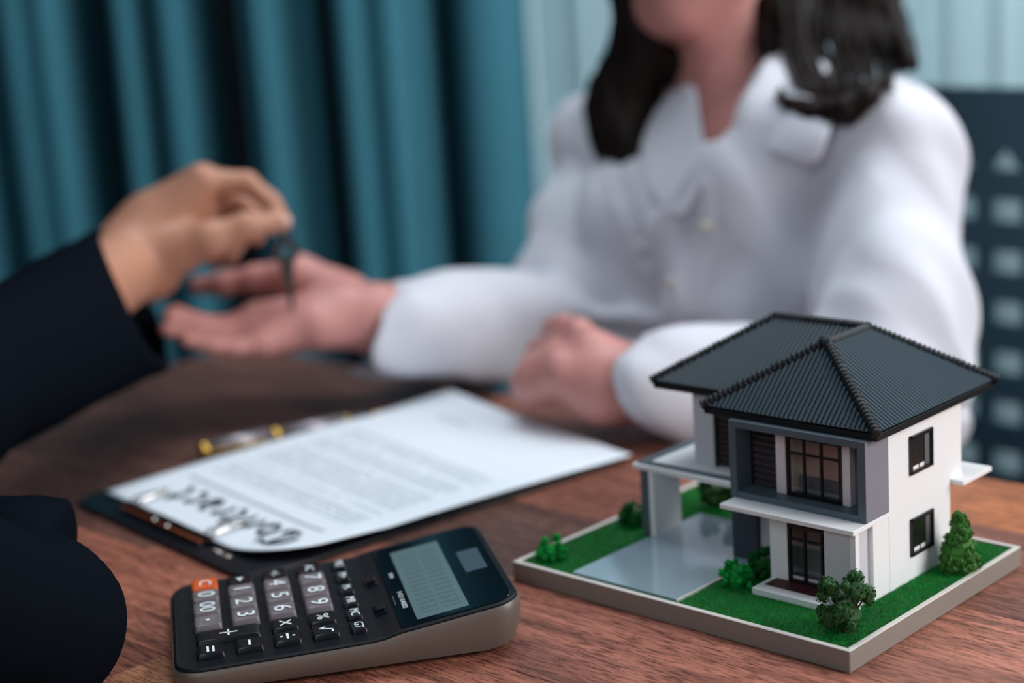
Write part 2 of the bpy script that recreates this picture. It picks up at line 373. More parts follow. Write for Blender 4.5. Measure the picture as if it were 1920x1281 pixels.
# entrance wall with a door opening
EV = 5.45
HB('entrance_wall', 'plaster', 7.1, 8.25, EV, EV+0.3, ZG, GZ)
HB('entrance_wall', 'plaster', 3.3, 4.35, EV, EV+0.3, ZG, GZ)
HB('entrance_wall', 'plaster', 4.35, 7.1, EV, EV+0.3, 4.55, GZ)
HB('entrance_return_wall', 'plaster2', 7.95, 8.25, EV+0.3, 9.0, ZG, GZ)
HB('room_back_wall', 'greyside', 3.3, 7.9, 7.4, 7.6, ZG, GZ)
HB('ground_room_floor', 'greyside', 3.3, 7.9, EV+0.3, 7.4, ZG, ZG+0.1)
def window(u0, u1, z0, z1, v, cols, rowz, inside=None, fw=0.16, glass='pane_glass'):
    """black window on a front-facing (v) plane: outer frame with sashes, panes as sub-parts"""
    f = MB()
    hb(f, u0, u0-fw, v-0.1, v+0.1, z0, z1); hb(f, u1, u1+fw, v-0.1, v+0.1, z0, z1); hb(f, u0, u1, v-0.1, v+0.1, z0, z0+fw); hb(f, u0, u1, v-0.1, v+0.1, z1-fw, z1)
    for c in cols: hb(f, c+0.06, c-0.06, v-0.08, v+0.08, z0, z1)
    for r_ in rowz: hb(f, u0, u1, v-0.07, v+0.07, r_-0.05, r_+0.05)
    fo = f.build('window_frame', M['frame'], hs)
    us = [u0-fw]+list(cols)+[u1+fw]; zs = [z0+fw]+list(rowz)+[z1-fw]
    for i in range(len(us)-1):
        for j in range(len(zs)-1):
            hb(MB(), us[i], us[i+1], v+0.0, v+0.02, zs[j], zs[j+1]).build('pane', M[glass], fo)
    return fo
def thinglass(name, tint, refl=0.035, rough=0.03):
    m = bpy.data.materials.new(name); m.use_nodes = True; nt = m.node_tree; nt.nodes.clear(); N = nt.nodes.new; L = nt.links.new
    t = N('ShaderNodeBsdfTransparent'); t.inputs[0].default_value = tint; g = N('ShaderNodeBsdfGlossy'); g.inputs['Roughness'].default_value = rough
    lw = N('ShaderNodeLayerWeight'); lw.inputs[0].default_value = 0.12; mx = N('ShaderNodeMath'); mx.operation = 'MAXIMUM'; mx.inputs[1].default_value = refl; L(lw.outputs['Fresnel'], mx.inputs[0])
    ms_ = N('ShaderNodeMixShader'); L(mx.outputs[0], ms_.inputs[0]); L(t.outputs[0], ms_.inputs[1]); L(g.outputs[0], ms_.inputs[2]); o = N('ShaderNodeOutputMaterial'); L(ms_.outputs[0], o.inputs[0]); return m
M['pane_glass'] = thinglass('pane_glass', (0.93, 0.92, 0.92, 1))
HBd = window(7.12, 4.33, 1.36, 4.5, EV+0.05, [6.1, 5.05], [3.72])
HB('doorstep', 'plaster', 8.2, 4.0, 3.65, EV, ZG, 1.34, label='white doorstep')
HB('doormat', 'maroon', 7.9, 4.35, 4.35, EV, 1.34, 1.38, label='dark maroon doormat strip')
for a, b_ in ((6.95, 6.15), (6.0, 5.15)): HB('sill_strip', 'plaster', a, b_, EV+0.15, EV+0.2, 1.5, 1.66, bevel=0)
# canopy over the entrance
MB().prism([(-10.55, 4.28), (-2.40, 4.28), (-2.46, 7.75), (-10.55, 7.75)], 5.04, 5.30).build('canopy', M['plaster'], hs, bevel=0.03, seg=1, label='white canopy slab over the entrance')
# garage side
HB('dark_column', 'darkgrey', 12.0, 10.35, 7.25, 7.6, ZG, 5.05, label='dark grey column')
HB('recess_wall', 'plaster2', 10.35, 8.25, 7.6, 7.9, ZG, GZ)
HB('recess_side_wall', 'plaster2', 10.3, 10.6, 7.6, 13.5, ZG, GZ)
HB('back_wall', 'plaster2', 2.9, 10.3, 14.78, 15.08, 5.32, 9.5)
HB('garage_pillar', 'grey', 18.6, 17.95, 7.55, 7.85, ZG+0.05, 5.05, label='dark grey garage pillar')
HB('garage_pillar_wall', 'plaster', 17.95, 17.62, 7.5, 9.95, ZG+0.05, 5.05, label='white garage side wall')
GS0, GS1 = 5.02, 5.32
HB('garage_roof_slab', 'plaster', 18.95, 10.6, 7.35, 13.4, GS0, GS1, label='white flat garage roof')
gr = MB(); hb(gr, 18.75, 10.7, 7.55, 8.0, GS1, GS1+0.12); hb(gr, 18.75, 18.3, 8.0, 13.3, GS1, GS1+0.12); gr.build('garage_roof_border', M['grey'], hs, bevel=0.02, seg=1, label='slate grey raised border of the garage roof')
# upper floor
UZ0, UZ1 = 5.30, 9.54
HB('main_wall', 'plaster2', 16.0, 14.5, 9.35, 9.65, GS1, UZ1)
HB('main_side_wall', 'plaster', 16.0, 15.7, 9.65, 16.0, GS1, UZ1)
HB('main_back_wall', 'plaster', 16.0, 10.0, 16.0, 16.3, GS1, UZ1)
HB('louver_backing', 'insidedark', 14.5, 10.7, 9.55, 9.7, GS1, UZ1)
for k in range(12):
    z = GS1+0.35+k*0.33
    MB().add([(-14.45, 9.52, z), (-10.75, 9.52, z), (-10.75, 9.36, z-0.10), (-14.45, 9.36, z-0.10), (-14.45, 9.52, z-0.14), (-10.75, 9.52, z-0.14), (-10.75, 9.36, z-0.2), (-14.45, 9.36, z-0.2)],
             [(0, 3, 2, 1), (4, 5, 6, 7), (3, 7, 6, 2), (0, 1, 5, 4), (1, 2, 6, 5), (0, 4, 7, 3)]).build('louver_slat', M['louver'], hs)
HB('louver_post', 'frame', 14.55, 14.3, 9.28, 9.5, GS1, UZ1)
HB('side_wall', 'plaster', UWALL, UWALL+0.4, 7.74, 15.08, 5.302, UZ1, bevel=0)
# projecting grey box frame
BV0, BV1 = 5.57, 7.74
HB('box_frame_side', 'grey', 10.75, 10.32, BV0, 7.6, UZ0, UZ1)
o = HB('box_frame_side', 'grey', 2.93, 2.47, BV0, BV1, UZ0, UZ1)
HB('box_frame_sill', 'grey', 10.32, 2.93, BV0, 7.6, UZ0, 5.66)
HB('box_frame_head', 'grey', 10.32, 2.93, BV0, 7.6, 9.15, UZ1)
HB('box_side_face', 'greyside', 2.475, 2.46, BV0+0.02, BV1-0.02, UZ0+0.02, UZ1-0.05, bevel=0)
HB('louver_backing', 'insidedark', 10.32, 8.3, 7.02, 7.15, 5.66, 9.15)
HB('louver_post', 'frame', 10.3, 10.1, 6.85, 7.02, 5.66, 9.15)
for k in range(9):
    z = 6.0+k*0.37
    MB().add([(-10.1, 7.02, z), (-8.4, 7.02, z), (-8.4, 6.85, z-0.12), (-10.1, 6.85, z-0.12), (-10.1, 7.02, z-0.17), (-8.4, 7.02, z-0.17), (-8.4, 6.85, z-0.24), (-10.1, 6.85, z-0.24)],
             [(0, 3, 2, 1), (4, 5, 6, 7), (3, 7, 6, 2), (0, 1, 5, 4), (1, 2, 6, 5), (0, 4, 7, 3)]).build('louver_slat', M['louver'], hs)
WV = 6.5
M['pinkboard'] = mat('pinkish_white_board', (222, 212, 216), 0.6)
HB('window_wall', 'pinkboard', 8.45, 7.72, WV, WV+0.5, 5.66, 9.15); HB('window_wall', 'pinkboard', 4.42, 3.95, WV, WV+0.5, 5.66, 9.15); HB('window_wall', 'pinkboard', 7.72, 4.42, WV, WV+0.5, 8.92, 9.15)
window(7.75, 4.40, 5.70, 8.95, WV-0.02, [6.66, 5.62], [8.02])
HB('room_interior', 'inside', 7.8, 4.3, 7.55, 7.7, 5.66, 9.15); HB('room_interior', 'curtainstrip', 7.75, 7.6, 6.8, 7.55, 5.7, 9.1, bevel=0)
HB('room_interior_shelf', 'grey', 7.6, 4.4, 7.3, 7.55, 5.66, 6.5, bevel=0)
HB('narrow_side_window', 'frame', 3.7, 3.45, 6.75, 7.0, 5.66, 9.1); HB('side_filler', 'grey', 3.95, 2.93, 7.0, 7.3, 5.66, 9.15)
# rear balcony slab
MB().box(-2.6, -1.78, 14.0, 17.1, 5.06, 5.32).build('rear_balcony_slab', M['plaster'], hs, bevel=0.02, seg=1, label='small white slab jutting past the side wall')
HB('rear_balcony_slab', 'plaster', 2.6, 9, 13.9, 17.1, 5.06, 5.31)
# side windows on the white wall
def side_window(v0, v1, z0, z1):
    u = UWALL
    f = MB(); fw = 0.17
    for (a, b_, c, d) in ((v0, v0+fw, z0, z1), (v1-fw, v1, z0, z1), (v0, v1, z0, z0+fw), (v0, v1, z1-fw, z1)): hb(f, u-0.14, u+0.02, a, b_, c, d)
    hb(f, u-0.03, u+0.0, v0+0.95, v0+1.02, z0+fw, z0+0.42); hb(f, u-0.03, u, v1-0.75, v1-0.68, z0+fw, z1-fw)
    fo = f.build('window_frame', M['frame'], hs)
    hb(MB(), u-0.01, u-0.001, v0+fw, v1-0.7, z0+0.38, z1-fw).build('pane', M['insidedark'] if z0 > 4 else M['fol_refl'], fo)
    hb(MB(), u-0.01, u-0.001, v1-0.7, v1-fw, z0+fw, z1-fw).build('pane', M['greycurtain'], fo)
    hb(MB(), u-0.012, u-0.001, v0+fw+0.05, v0+0.9, z0+fw+0.04, z0+0.38).build('pane', M['plaster'], fo)
    hb(MB(), u-0.012, u-0.001, v0+1.05, v1-0.72, z0+fw+0.04, z0+0.38).build('pane', M['plaster'], fo)
M['greycurtain'] = mat('grey_window_curtain', (96, 98, 104), 0.6); M['fol_refl'] = mat('dark_window_pane', (26, 32, 26), 0.15, spec=0.6)
M['insidedark'].node_tree.nodes['Principled BSDF'].inputs['Roughness'].default_value = 0.3
side_window(9.74, 11.97, 6.70, 8.75); side_window(9.74, 11.97, 2.28, 4.30)

# roof
Z0, ZP = 9.93, 13.25
ro = empty('x', (0, 0, 0)); bpy.data.objects.remove(ro)
lowpoly = [(12.62, 5.98), (2.03, 5.98), (2.03, 17.96), (18.31, 17.96), (18.31, 8.80), (12.62, 8.80)]
MB().prism([(-a, b) for a, b in lowpoly], 9.52, 9.88).build('fascia', M['fascia'], hs, bevel=0.02, seg=1, label='black fascia under the roof')
def slope(E0, E1, inward, run, lo, hi, pitch=0.283):
    E0 = np.array([-E0[0], E0[1], Z0]); E1 = np.array([-E1[0], E1[1], Z0]); L = np.linalg.norm(E1-E0); e = (E1-E0)/L
    inw = np.array([-inward[0], inward[1], 0.0]); rise = ZP-Z0; SL = math.hypot(run, rise)
    s = (inw*run+np.array([0, 0, rise]))/SL; nrm = np.cross(e, s); nrm *= np.sign(nrm[2])
    T = hi[-1][0]; ns = 12; n = int(T/pitch*ns)
    vs = []
    for i in range(n+1):
        t = T*i/n; a = np.interp(t, [q[0] for q in lo], [q[1] for q in lo])*SL; b_ = np.interp(t, [q[0] for q in hi], [q[1] for q in hi])*SL
        ph = (t/pitch) % 1.0; h = 0.13*math.sqrt(max(0.0, math.sin(math.pi*min(1, ph/0.8)))) if ph < 0.8 else 0.0
        for q in (a, max(a, b_)):
            vs.append(E0+e*t+s*q+nrm*h)
    fs = [(2*i, 2*i+1, 2*i+3, 2*i+2) for i in range(n)]
    o = MB().add(vs, fs).build('roof_sheet', M['roof'], hs)
Z = [(0, 0), (99, 0)]
slope((12.62, 5.98), (2.03, 5.98), (0, 1), 3.59, Z, [(0, 0), (5.45, 1), (10.59, 0)])
slope((2.03, 5.98), (2.03, 17.96), (1, 0), 5.14, Z, [(0, 0), (3.59, 1), (7.55, 1), (11.98, 0)])
slope((12.62, 5.98), (12.62, 17.96), (-1, 0), 5.45, [(0, 0), (2.82, 0), (7.55, 1)], [(0, 0), (3.59, 1), (7.55, 1)])
slope((18.31, 8.80), (2.03, 8.80), (0, 1), 4.73, [(0, 0), (5.69, 0), (11.14, 1)], [(0, 0), (5.23, 1), (11.14, 1)])
slope((18.31, 17.96), (18.31, 8.80), (-1, 0), 5.23, Z, [(0, 0), (4.43, 1), (9.16, 0)])
slope((2.03, 17.96), (18.31, 17.96), (0, -1), 4.43, Z, [(0, 0), (5.14, 1), (11.05, 1), (16.28, 0)])
def cap(A, B, r=0.29, ribs=True):
    A = np.array([-A[0], A[1], A[2]]); B = np.array([-B[0], B[1], B[2]]); L = np.linalg.norm(B-A); n = int(L/0.07)
    pts = []; rad = []
    for i in range(n+1):
        t = i/n; pts.append(A+(B-A)*t); ph = (L*t/0.29) % 1
        rad.append(r if (not ribs or ph < 0.55) else r*0.72)
    if ribs: rad[0] = r*0.6
    MB().tube(pts, rad, n=14).build('ridge_cap', M['cap'], hs, smooth=False)
AF, AM, AL = (7.17, 9.57, ZP), (7.17, 13.53, ZP), (13.08, 13.53, ZP)
zc = Z0+0.02
cap((12.75, 5.9, zc-0.02), AF); cap((1.95, 5.9, zc-0.02), AF); cap((1.9, 18.05, zc-0.02), AM); cap((18.45, 8.72, zc-0.02), AL); cap((18.4, 18.05, zc-0.02), AL)
cap(AL, AM); cap((7.17, 9.57, ZP-0.08), (7.17, 13.53, ZP-0.08), 0.3, ribs=False)
MB().ball((-7.17, 9.55, ZP+0.02), (0.42, 0.42, 0.36), 12).build('ridge_end_cap', M['cap'], hs)

# shrubs glued to the lawn
def leafcloud(pts, n, size, spread, seed=0):
    r = np.random.default_rng(seed); mb = MB()
    vs = []; fs = []
    for c, rad in pts:
        k = int(n*rad**2)
        for _ in range(k):
            d = r.normal(0, 1, 3); d /= np.linalg.norm(d); p = np.array(c)+d*np.array(rad)*(r.uniform(0.75, 1.0)); p[2] = max(p[2], 1.0)
            a = r.normal(0, 1, 3); a /= np.linalg.norm(a); b_ = np.cross(a, d); b_ /= (np.linalg.norm(b_)+1e-6); s = size*r.uniform(0.6, 1.3)
            q = len(vs); dd = d*s*0.8
            vs += [p-b_*s*0.5, p+np.cross(b_, d)*s*0.7, p+b_*s*0.5+dd*0.4, p-np.cross(b_, d)*s*0.6+dd*0.3]; fs.append((q, q+1, q+2, q+3))
    return vs, fs
def shrub(u, v, kind, material, label, seed, scale=1.0):
    r = random.Random(seed); x, y = -u, v
    pts = []
    if kind == 'cone':
        for i in range(70):
            h = r.uniform(0.05, 1)**1.1; ang = r.uniform(0, 6.28); rr = (1.25*(1-h)**0.75+0.10)*scale
            pts.append(((x+rr*0.8*math.cos(ang), y+rr*0.8*math.sin(ang), ZG+0.3+h*3.0*scale), 0.24))
        core = [((x, y, ZG+0.35+k*0.42*scale), (1.05*(1-k/7)**0.7+0.1)*scale) for k in range(7)]
        lf = 900; ls = 0.13
    elif kind == 'ball':
        for i in range(26):
            a = r.uniform(0, 6.28); h = r.uniform(0.05, 1); rr = 1.35*scale*math.sin(math.pi*(0.2+0.62*h))**0.7
            pts.append(((x+rr*0.85*math.cos(a), y+rr*0.85*math.sin(a), ZG+0.35+h*2.35*scale), r.uniform(0.32, 0.5)*scale))
        core = [((x, y, ZG+0.9*scale), 0.8*scale)]
        lf = 800; ls = 0.13
    else:
        for i in range(34):
            a = r.uniform(0, 6.28); h = r.uniform(0.0, 1); rr = 1.05*scale*math.sqrt(1-h*0.75)*r.uniform(0.6, 1)
            pts.append(((x+rr*math.cos(a), y+rr*math.sin(a), ZG+0.2+h*1.25*scale), r.uniform(0.16, 0.32)*scale))
        core = [((x, y, ZG+0.45*scale), 0.6*scale)]
        lf = 700; ls = 0.10
    e = bpy.data.objects.new('shrub', None); COL.objects.link(e); e.parent = hs; e['label'] = label; e.empty_display_size = 0.01
    mb = MB()
    vs, fs = leafcloud(pts, lf, ls*(1 if kind != 'foam' else 0.9), 1, seed); mb.add(vs, fs)
    for c, rad in core+[(c, rad*0.72) for c, rad in pts]: mb.ball(c, rad, 8)
    mb.build('foliage', material, e, kind='stuff')
    tw = MB()
    for i in range(9 if kind != 'foam' else 4):
        c = pts[i*len(pts)//10][0]; tw.tube([(x+0.05*i-0.2, y, ZG-0.05), (x+(c[0]-x)*0.5, y+(c[1]-y)*0.5, ZG+(c[2]-ZG)*0.55), c], [0.07, 0.05, 0.03], n=5)
    tw.build('twigs', M['twig'], e)
shrub(1.55, 2.15, 'ball', M['fol_dark'], 'dark green loose shrub at the front corner', 3, 0.98)
shrub(1.15, 12.4, 'cone', M['fol_mid'], 'cone shaped green shrub beside the side wall', 5, 0.92)
shrub(9.45, 4.1, 'foam', M['fol_bright'], 'bright green low shrub beside the driveway', 7, 0.95)
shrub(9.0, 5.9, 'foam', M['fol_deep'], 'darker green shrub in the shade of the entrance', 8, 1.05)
shrub(20.45, 1.75, 'foam', M['fol_bright'], 'bright green shrub at the left tray corner', 9, 0.85)
shrub(20.1, 8.6, 'foam', M['fol_deep'], 'green shrub behind the garage pillar', 10, 0.9)
shrub(17.9, 13.9, 'ball', M['fol_dark'], 'dark shrub behind the garage', 11, 0.85)

# ------------------------------------------------------------------ calculator
ca = empty('calculator', (-19.85, 89.2, 0.05), R(-79))
tag(ca, 'black desktop calculator with grey, black and one orange key, tilted display', 'calculator')
def prof(y):   # height of the top face along the calculator
    return float(np.interp(y, [0, 0.6, 9.6, 10.4, 11.2, 17.0, 17.5], [1.32, 1.40, 1.66, 1.74, 1.95, 2.78, 2.74]))
X0, X1, Y0, Y1 = 0.45, 13.0, 0.0, 17.5
def loft(name, inset_pairs, material, rad, parent, zfun, smooth=True, cap_top=True, cap_bot=True):
    # rings: list of (inset, zfun)
    vs = []; ringn = None; R_ = []
    for inset, zf in inset_pairs:
        P = rounded(X0+inset, X1-inset, Y0+inset, Y1-inset, max(0.1, rad-inset), 6)
        # refine straight sides
        Q = []
        for i in range(len(P)):
            a, b_ = P[i], P[(i+1) % len(P)]; d = math.dist(a, b_); k = max(1, int(d/0.22))
            Q += [(a[0]+(b_[0]-a[0])*t/k, a[1]+(b_[1]-a[1])*t/k) for t in range(k)]
        R_.append([(x, y, zf(y)) for x, y in Q])
    n = min(len(r) for r in R_)
    # identical sampling for each ring is required: resample by index fraction
    base = R_[0]
    def resample(r):
        L = [0]
        for i in range(len(r)): L.append(L[-1]+math.dist(r[i][:2], r[(i+1) % len(r)][:2]))
        tot = L[-1]; out = []
        for k in range(len(base)):
            out.append(r[k] if len(r) == len(base) else r[int(k*len(r)/len(base))])
        return out
    R_ = [resample(r) for r in R_]; n = len(base); mb = MB(); vs = [p for r in R_ for p in r]
    fs = [(k*n+i, k*n+(i+1) % n, (k+1)*n+(i+1) % n, (k+1)*n+i) for k in range(len(R_)-1) for i in range(n)]
    if cap_bot: fs.append(tuple(range(n))[::-1])
    if cap_top:
        # strip-wise top so that it follows the bent profile
        top = R_[-1]; o = (len(R_)-1)*n
        right = sorted([i for i in range(n) if top[i][0] > (X0+X1)/2], key=lambda i: top[i][1]); left = sorted([i for i in range(n) if top[i][0] <= (X0+X1)/2], key=lambda i: top[i][1])
        i = j = 0
        while i < len(right)-1 or j < len(left)-1:
            if j >= len(left)-1 or (i < len(right)-1 and top[right[i+1]][1] <= top[left[j+1]][1]): fs.append((o+right[i], o+right[i+1], o+left[j])); i += 1
            else: fs.append((o+right[i], o+left[j+1], o+left[j])); j += 1
    me = mb.add(vs, fs).build(name, material, parent, smooth=smooth)
    me.data.set_sharp_from_angle(angle=R(35))
    return me
def ring(inset, dz=0.0, frac=1.0): return (inset, lambda y, f=frac, d=dz: prof(y)*f+d)
def underside(y): return 0.05+max(0, (y-15.5))*0.22
loft('body_shell', [(1.0, underside), (0.35, lambda y: underside(y)+0.18), (0.05, lambda y: prof(y)*0.45+underside(y)*0.3), (0.0, lambda y: prof(y)*0.72), (0.02, lambda y: prof(y)-0.28), (0.12, lambda y: prof(y)-0.13)], M['taupe'], 1.5, ca, prof)
loft('top_panel', [(0.14, lambda y: prof(y)-0.2), (0.14, lambda y: prof(y)-0.05), (0.26, lambda y: prof(y)+0.03), (0.42, lambda y: prof(y)-0.02)], M['calcblack'], 1.5, ca, prof)
def onpanel(mb_pts_poly, h0, h1):
    vs = [(x, y, prof(y)+h0) for x, y in mb_pts_poly]+[(x, y, prof(y)+h1) for x, y in mb_pts_poly]; n = len(mb_pts_poly)
    return vs, [tuple(range(n))[::-1], tuple(range(n, 2*n))]+[(i, (i+1) % n, n+(i+1) % n, n+i) for i in range(n)]
MB().add(*onpanel(rounded(0.95, 12.5, 11.25, 17.0, (0.9, 0.9, 0.3, 0.3)), -0.05, 0.035)).build('display_cover', M['calcgloss'], ca, bevel=0.015, seg=1, label='glossy dark cover around the display')
dp = MB().add(*onpanel(rounded(2.0, 12.05, 12.15, 14.8, 0.06, 2), 0.028, 0.045)).build('display', M['lcd'], ca, label='grey green liquid crystal display')
sg = MB()
for i in range(14):
    x = 2.6+i*0.64
    for (a, b_) in ((12.45, 13.42), (13.55, 14.5)):
        for q in (0, 0.42):
            sg.add(*onpanel([(x+q, a), (x+q+0.09, a), (x+q+0.09, b_), (x+q, b_)], 0.045, 0.048))
sg.build('idle_segments', M['lcdseg'], dp, kind='stuff')
MB().add(*onpanel(rounded(4.55, 7.7, 15.45, 16.6, 0.05, 2), 0.028, 0.045)).build('solar_cell', M['solar'], ca, label='small blue grey solar cell')
for (x, y) in ((5.15, 10.62), (9.25, 10.62)):
    sw = MB().add(*onpanel(rounded(x-0.7, x+0.7, y-0.35, y+0.35, 0.1, 2), 0.0, 0.03)).build('switch_slot', M['calcgloss'], ca)
    MB().add(*onpanel(rounded(x-0.45, x+0.35, y-0.26, y+0.26, 0.08, 2), 0.0, 0.22)).build('switch', M['keyblack'], sw, bevel=0.03)
def legend(parent, body, x, y, z, size, xs=1.0, bold=0.012, slant=None, ys=1.0):
    me = textmesh(body, size, 'legend', bold); o = link('legend', me, M['legend'], parent)
    o.location = (x*S, y*S, z*S); o.scale = (xs, ys, 1); o.rotation_euler = (0.02, 0, 0)
    return o
def bars(parent, rects, x, y, z):
    mb = MB()
    for a, b_, c, d in rects: mb.box(a, b_, c, d, -0.004, 0.004)
    o = mb.build('legend', M['legend'], parent); o.location = (x*S, y*S, z*S); return o
def keycap(x, y, w_, d_, h, mt, txt, size=0.9, label=None):
    z0 = prof(y)-0.05; z1 = prof(y)+h
    P0 = rounded(x-w_/2, x+w_/2, y-d_/2, y+d_/2, 0.14, 3); k = 0.88
    n = len(P0); vs = [(a, b_, prof(b_)-0.02) for a, b_ in P0]; tops = []
    for a, b_ in P0:
        tops.append((x+(a-x)*k, y+(b_-y)*k+0.0, prof(y)+h+(b_-y)*0.02))
    mid = [(x+(a-x)*0.95, y+(b_-y)*0.95, prof(y)+h-0.06) for a, b_ in P0]
    dish = [(x+(a-x)*0.5, y+(b_-y)*0.5, prof(y)+h-0.035) for a, b_ in P0]
    vs += mid+tops+dish
    fs = [(r*n+i, r*n+(i+1) % n, (r+1)*n+(i+1) % n, (r+1)*n+i) for r in range(3) for i in range(n)]+[tuple(3*n+i for i in range(n))]
    o = MB().add(vs, fs).build('key', M[mt], ca, smooth=True, label=label); o.data.set_sharp_from_angle(angle=R(50))
    zt = prof(y)+h+0.004
    if txt == 'PLUS': bars(o, [(-0.36, 0.36, -0.05, 0.05), (-0.05, 0.05, -0.45, 0.45)], x, y, zt+0.01)
    elif txt == 'MINUS': bars(o, [(-0.34, 0.34, -0.06, 0.06)], x, y, zt+0.01)
    elif txt == 'EQ': bars(o, [(-0.36, 0.36, -0.19, -0.08), (-0.36, 0.36, 0.08, 0.19)], x, y, zt+0.01)
    elif txt == 'DIV': bars(o, [(-0.34, 0.34, -0.06, 0.06), (-0.07, 0.07, 0.24, 0.38), (-0.07, 0.07, -0.38, -0.24)], x, y, zt+0.01)
    elif txt == 'DOT': bars(o, [(-0.1, 0.1, -0.1, 0.1)], x, y, zt+0.01)
    elif txt == 'TRI':
        q = MB().prism([(-0.2, -0.22), (0.2, -0.22), (0, 0.28)], -0.004, 0.004).build('legend', M['legend'], o); q.rotation_euler = (0, 0, -math.pi/2); q.location = (x*S, y*S, (zt+0.01)*S)
    elif txt == 'SQRT':
        q = MB()
        for (a, b_), (c, d) in (((-0.34, 0.0), (-0.18, -0.3)), ((-0.18, -0.3), (0.02, 0.33)), ((0.02, 0.33), (0.36, 0.33))):
            L_ = math.hypot(c-a, d-b_); nx, ny = -(d-b_)/L_*0.05, (c-a)/L_*0.05
            q.prism([(a-nx, b_-ny), (c-nx, d-ny), (c+nx, d+ny), (a+nx, b_+ny)], -0.004, 0.004)
        q = q.build('legend', M['legend'], o); q.location = (x*S, y*S, (zt+0.01)*S)
    else: legend(o, txt, x, y, zt+0.012, size, 1.25 if (len(txt) < 2 or txt == '00') else 0.95, ys=1.0, bold=0.0)
    return o
KX = [1.75, 3.65, 5.55, 7.42, 9.2, 11.0]; KY = [1.95, 3.86, 5.75, 7.66]
gw, gd = 1.48, 1.42
keycap(KX[0]+0.1, KY[0], 1.5, gd, 0.36, 'keyorange', 'C', 0.95, 'orange clear key marked C')
for i, t in ((1, '0'), (2, '00'), (3, 'DOT')): keycap(KX[i], KY[0], gw, gd, 0.38, 'keygrey', t, 1.3 if t != '00' else 1.15, 'grey key')
for r_, nums in ((1, '123'), (2, '456'), (3, '789')):
    for i, t in enumerate(nums): keycap(KX[i+1], KY[r_], gw, gd, 0.38, 'keygrey', t, 1.3 if t != '00' else 1.15, 'grey key')
keycap(KX[5], KY[0], 1.4, gd, 0.24, 'keyblack', 'EQ'); keycap(KX[5], KY[1], 1.4, gd, 0.24, 'keyblack', 'MINUS')
keycap(KX[4], (KY[0]+KY[1])/2, 1.5, 3.3, 0.24, 'keyblack', 'PLUS', label='double height black plus key')
keycap(KX[4], KY[2], 1.5, gd, 0.24, 'keyblack', 'X', 0.85); keycap(KX[5], KY[2], 1.4, gd, 0.24, 'keyblack', 'DIV')
keycap(KX[4], KY[3], 1.5, gd, 0.24, 'keyblack', '%', 0.85); keycap(KX[5], KY[3], 1.4, gd, 0.24, 'keyblack', 'SQRT')
keycap(KX[0], KY[1], 1.35, gd, 0.22, 'keyblack', 'TRI'); keycap(KX[0], KY[2], 1.35, gd, 0.22, 'keyblack', '+/-', 0.7); keycap(KX[0], KY[3], 1.35, gd, 0.22, 'keyblack', 'AC', 0.7)
for i, t in enumerate(('MU', 'M+', 'M-', 'MR', 'MC', 'GT')): keycap(KX[i], 9.3, 1.3, 0.85, 0.2, 'keyblack', t, 0.66)
def flatprint(body, x, y, size, xs=1):
    me = textmesh(body, size, 'printed_legend', 0.0); o = link('printed_legend', me, M['legend'], ca)
    o.location = (x*S, y*S, (prof(y)+0.045)*S); o.rotation_euler = (math.atan2(2.78-1.95, 5.8), 0, 0); o.scale = (xs, 1, 1)
flatprint('F 4 2 1 0 ADD2', 9.0, 11.82, 0.36, 1.0); flatprint('.  .  .  .  .  .', 8.8, 11.5, 0.3, 1.0); flatprint('UP 5/4', 5.3, 11.75, 0.32, 0.8)
for (x, y) in ((1.6, 1.5), (11.8, 1.5), (1.6, 15), (11.8, 15)): MB().tube([(x, y, -0.05), (x, y, 0.1+underside(y))], 0.4).build('rubber_foot', M['keyblack'], ca)

# ------------------------------------------------------------------ clipboard, sheet, pen
CA_ = R(39.2)
cb = empty('clipboard', (-15.9, 91.9, 0.0), CA_)
def cbl(px, py, z):
    P = onz(px, py, z)-np.array([-15.9, 91.9, 0]); return (P[0]*math.cos(CA_)+P[1]*math.sin(CA_), -P[0]*math.sin(CA_)+P[1]*math.cos(CA_), z)
tag(cb, 'black clipboard with a wire clip under the printed contract sheet', 'clipboard')
MB().prism(rounded(0, 31.0, 0, 22.9, 2.0, 6), 0.0, 0.32).build('board', M['board'], cb, bevel=0.06, smooth=True)
b0, b1 = np.array(cbl(239, 943, .62)), np.array(cbl(391, 1011, .62)); bd = (b1-b0)/np.linalg.norm(b1-b0); bn_ = np.array([-bd[1], bd[0], 0]); bn_ = bn_ if bn_[0] > 0 else -bn_
def quadbox(a, b_, w0, w1, z0, z1):
    P = [a+bn_*w0, b_+bn_*w0, b_+bn_*w1, a+bn_*w1]; return MB().prism([(p[0], p[1]) for p in P], z0, z1)
MB().tube([tuple(b0), tuple(b1)], 0.22, 12).build('clip_rod', M['blackmetal'], cb, smooth=True)
quadbox(b0, b1, -0.95, -0.1, 0.3, 0.42).build('clip_base', M['blackmetal'], cb, bevel=0.04, smooth=True)
quadbox(b0, b1, -0.62, -0.32, 0.5, 0.58).build('clip_reflection_bar', M['wood_reflection'], cb, bevel=0.03, smooth=True)  # painted reflection: orange bar standing for the wood mirrored in the black clip
for px in ((313, 988), (289, 976)): q = cbl(*px, .45); MB().ball((q[0], q[1], 0.5), (0.28, 0.28, 0.14), 12).build('rivet', M['chrome'], cb, smooth=True)
for q in (b0+bd*0.9, b1-bd*0.1):
    MB().tube([tuple(q+bn_*a+bd*b_+np.array([0, 0, c])) for a, b_, c in ((-0.2, -0.4, -0.05), (0.3, -0.42, 0.35), (2.2, -0.3, 0.42), (2.5, 0, 0.4), (2.2, 0.3, 0.42), (0.3, 0.42, 0.35), (-0.2, 0.4, -0.05))], 0.12, 8).build('wire_loop', M['chrome'], cb, smooth=True)
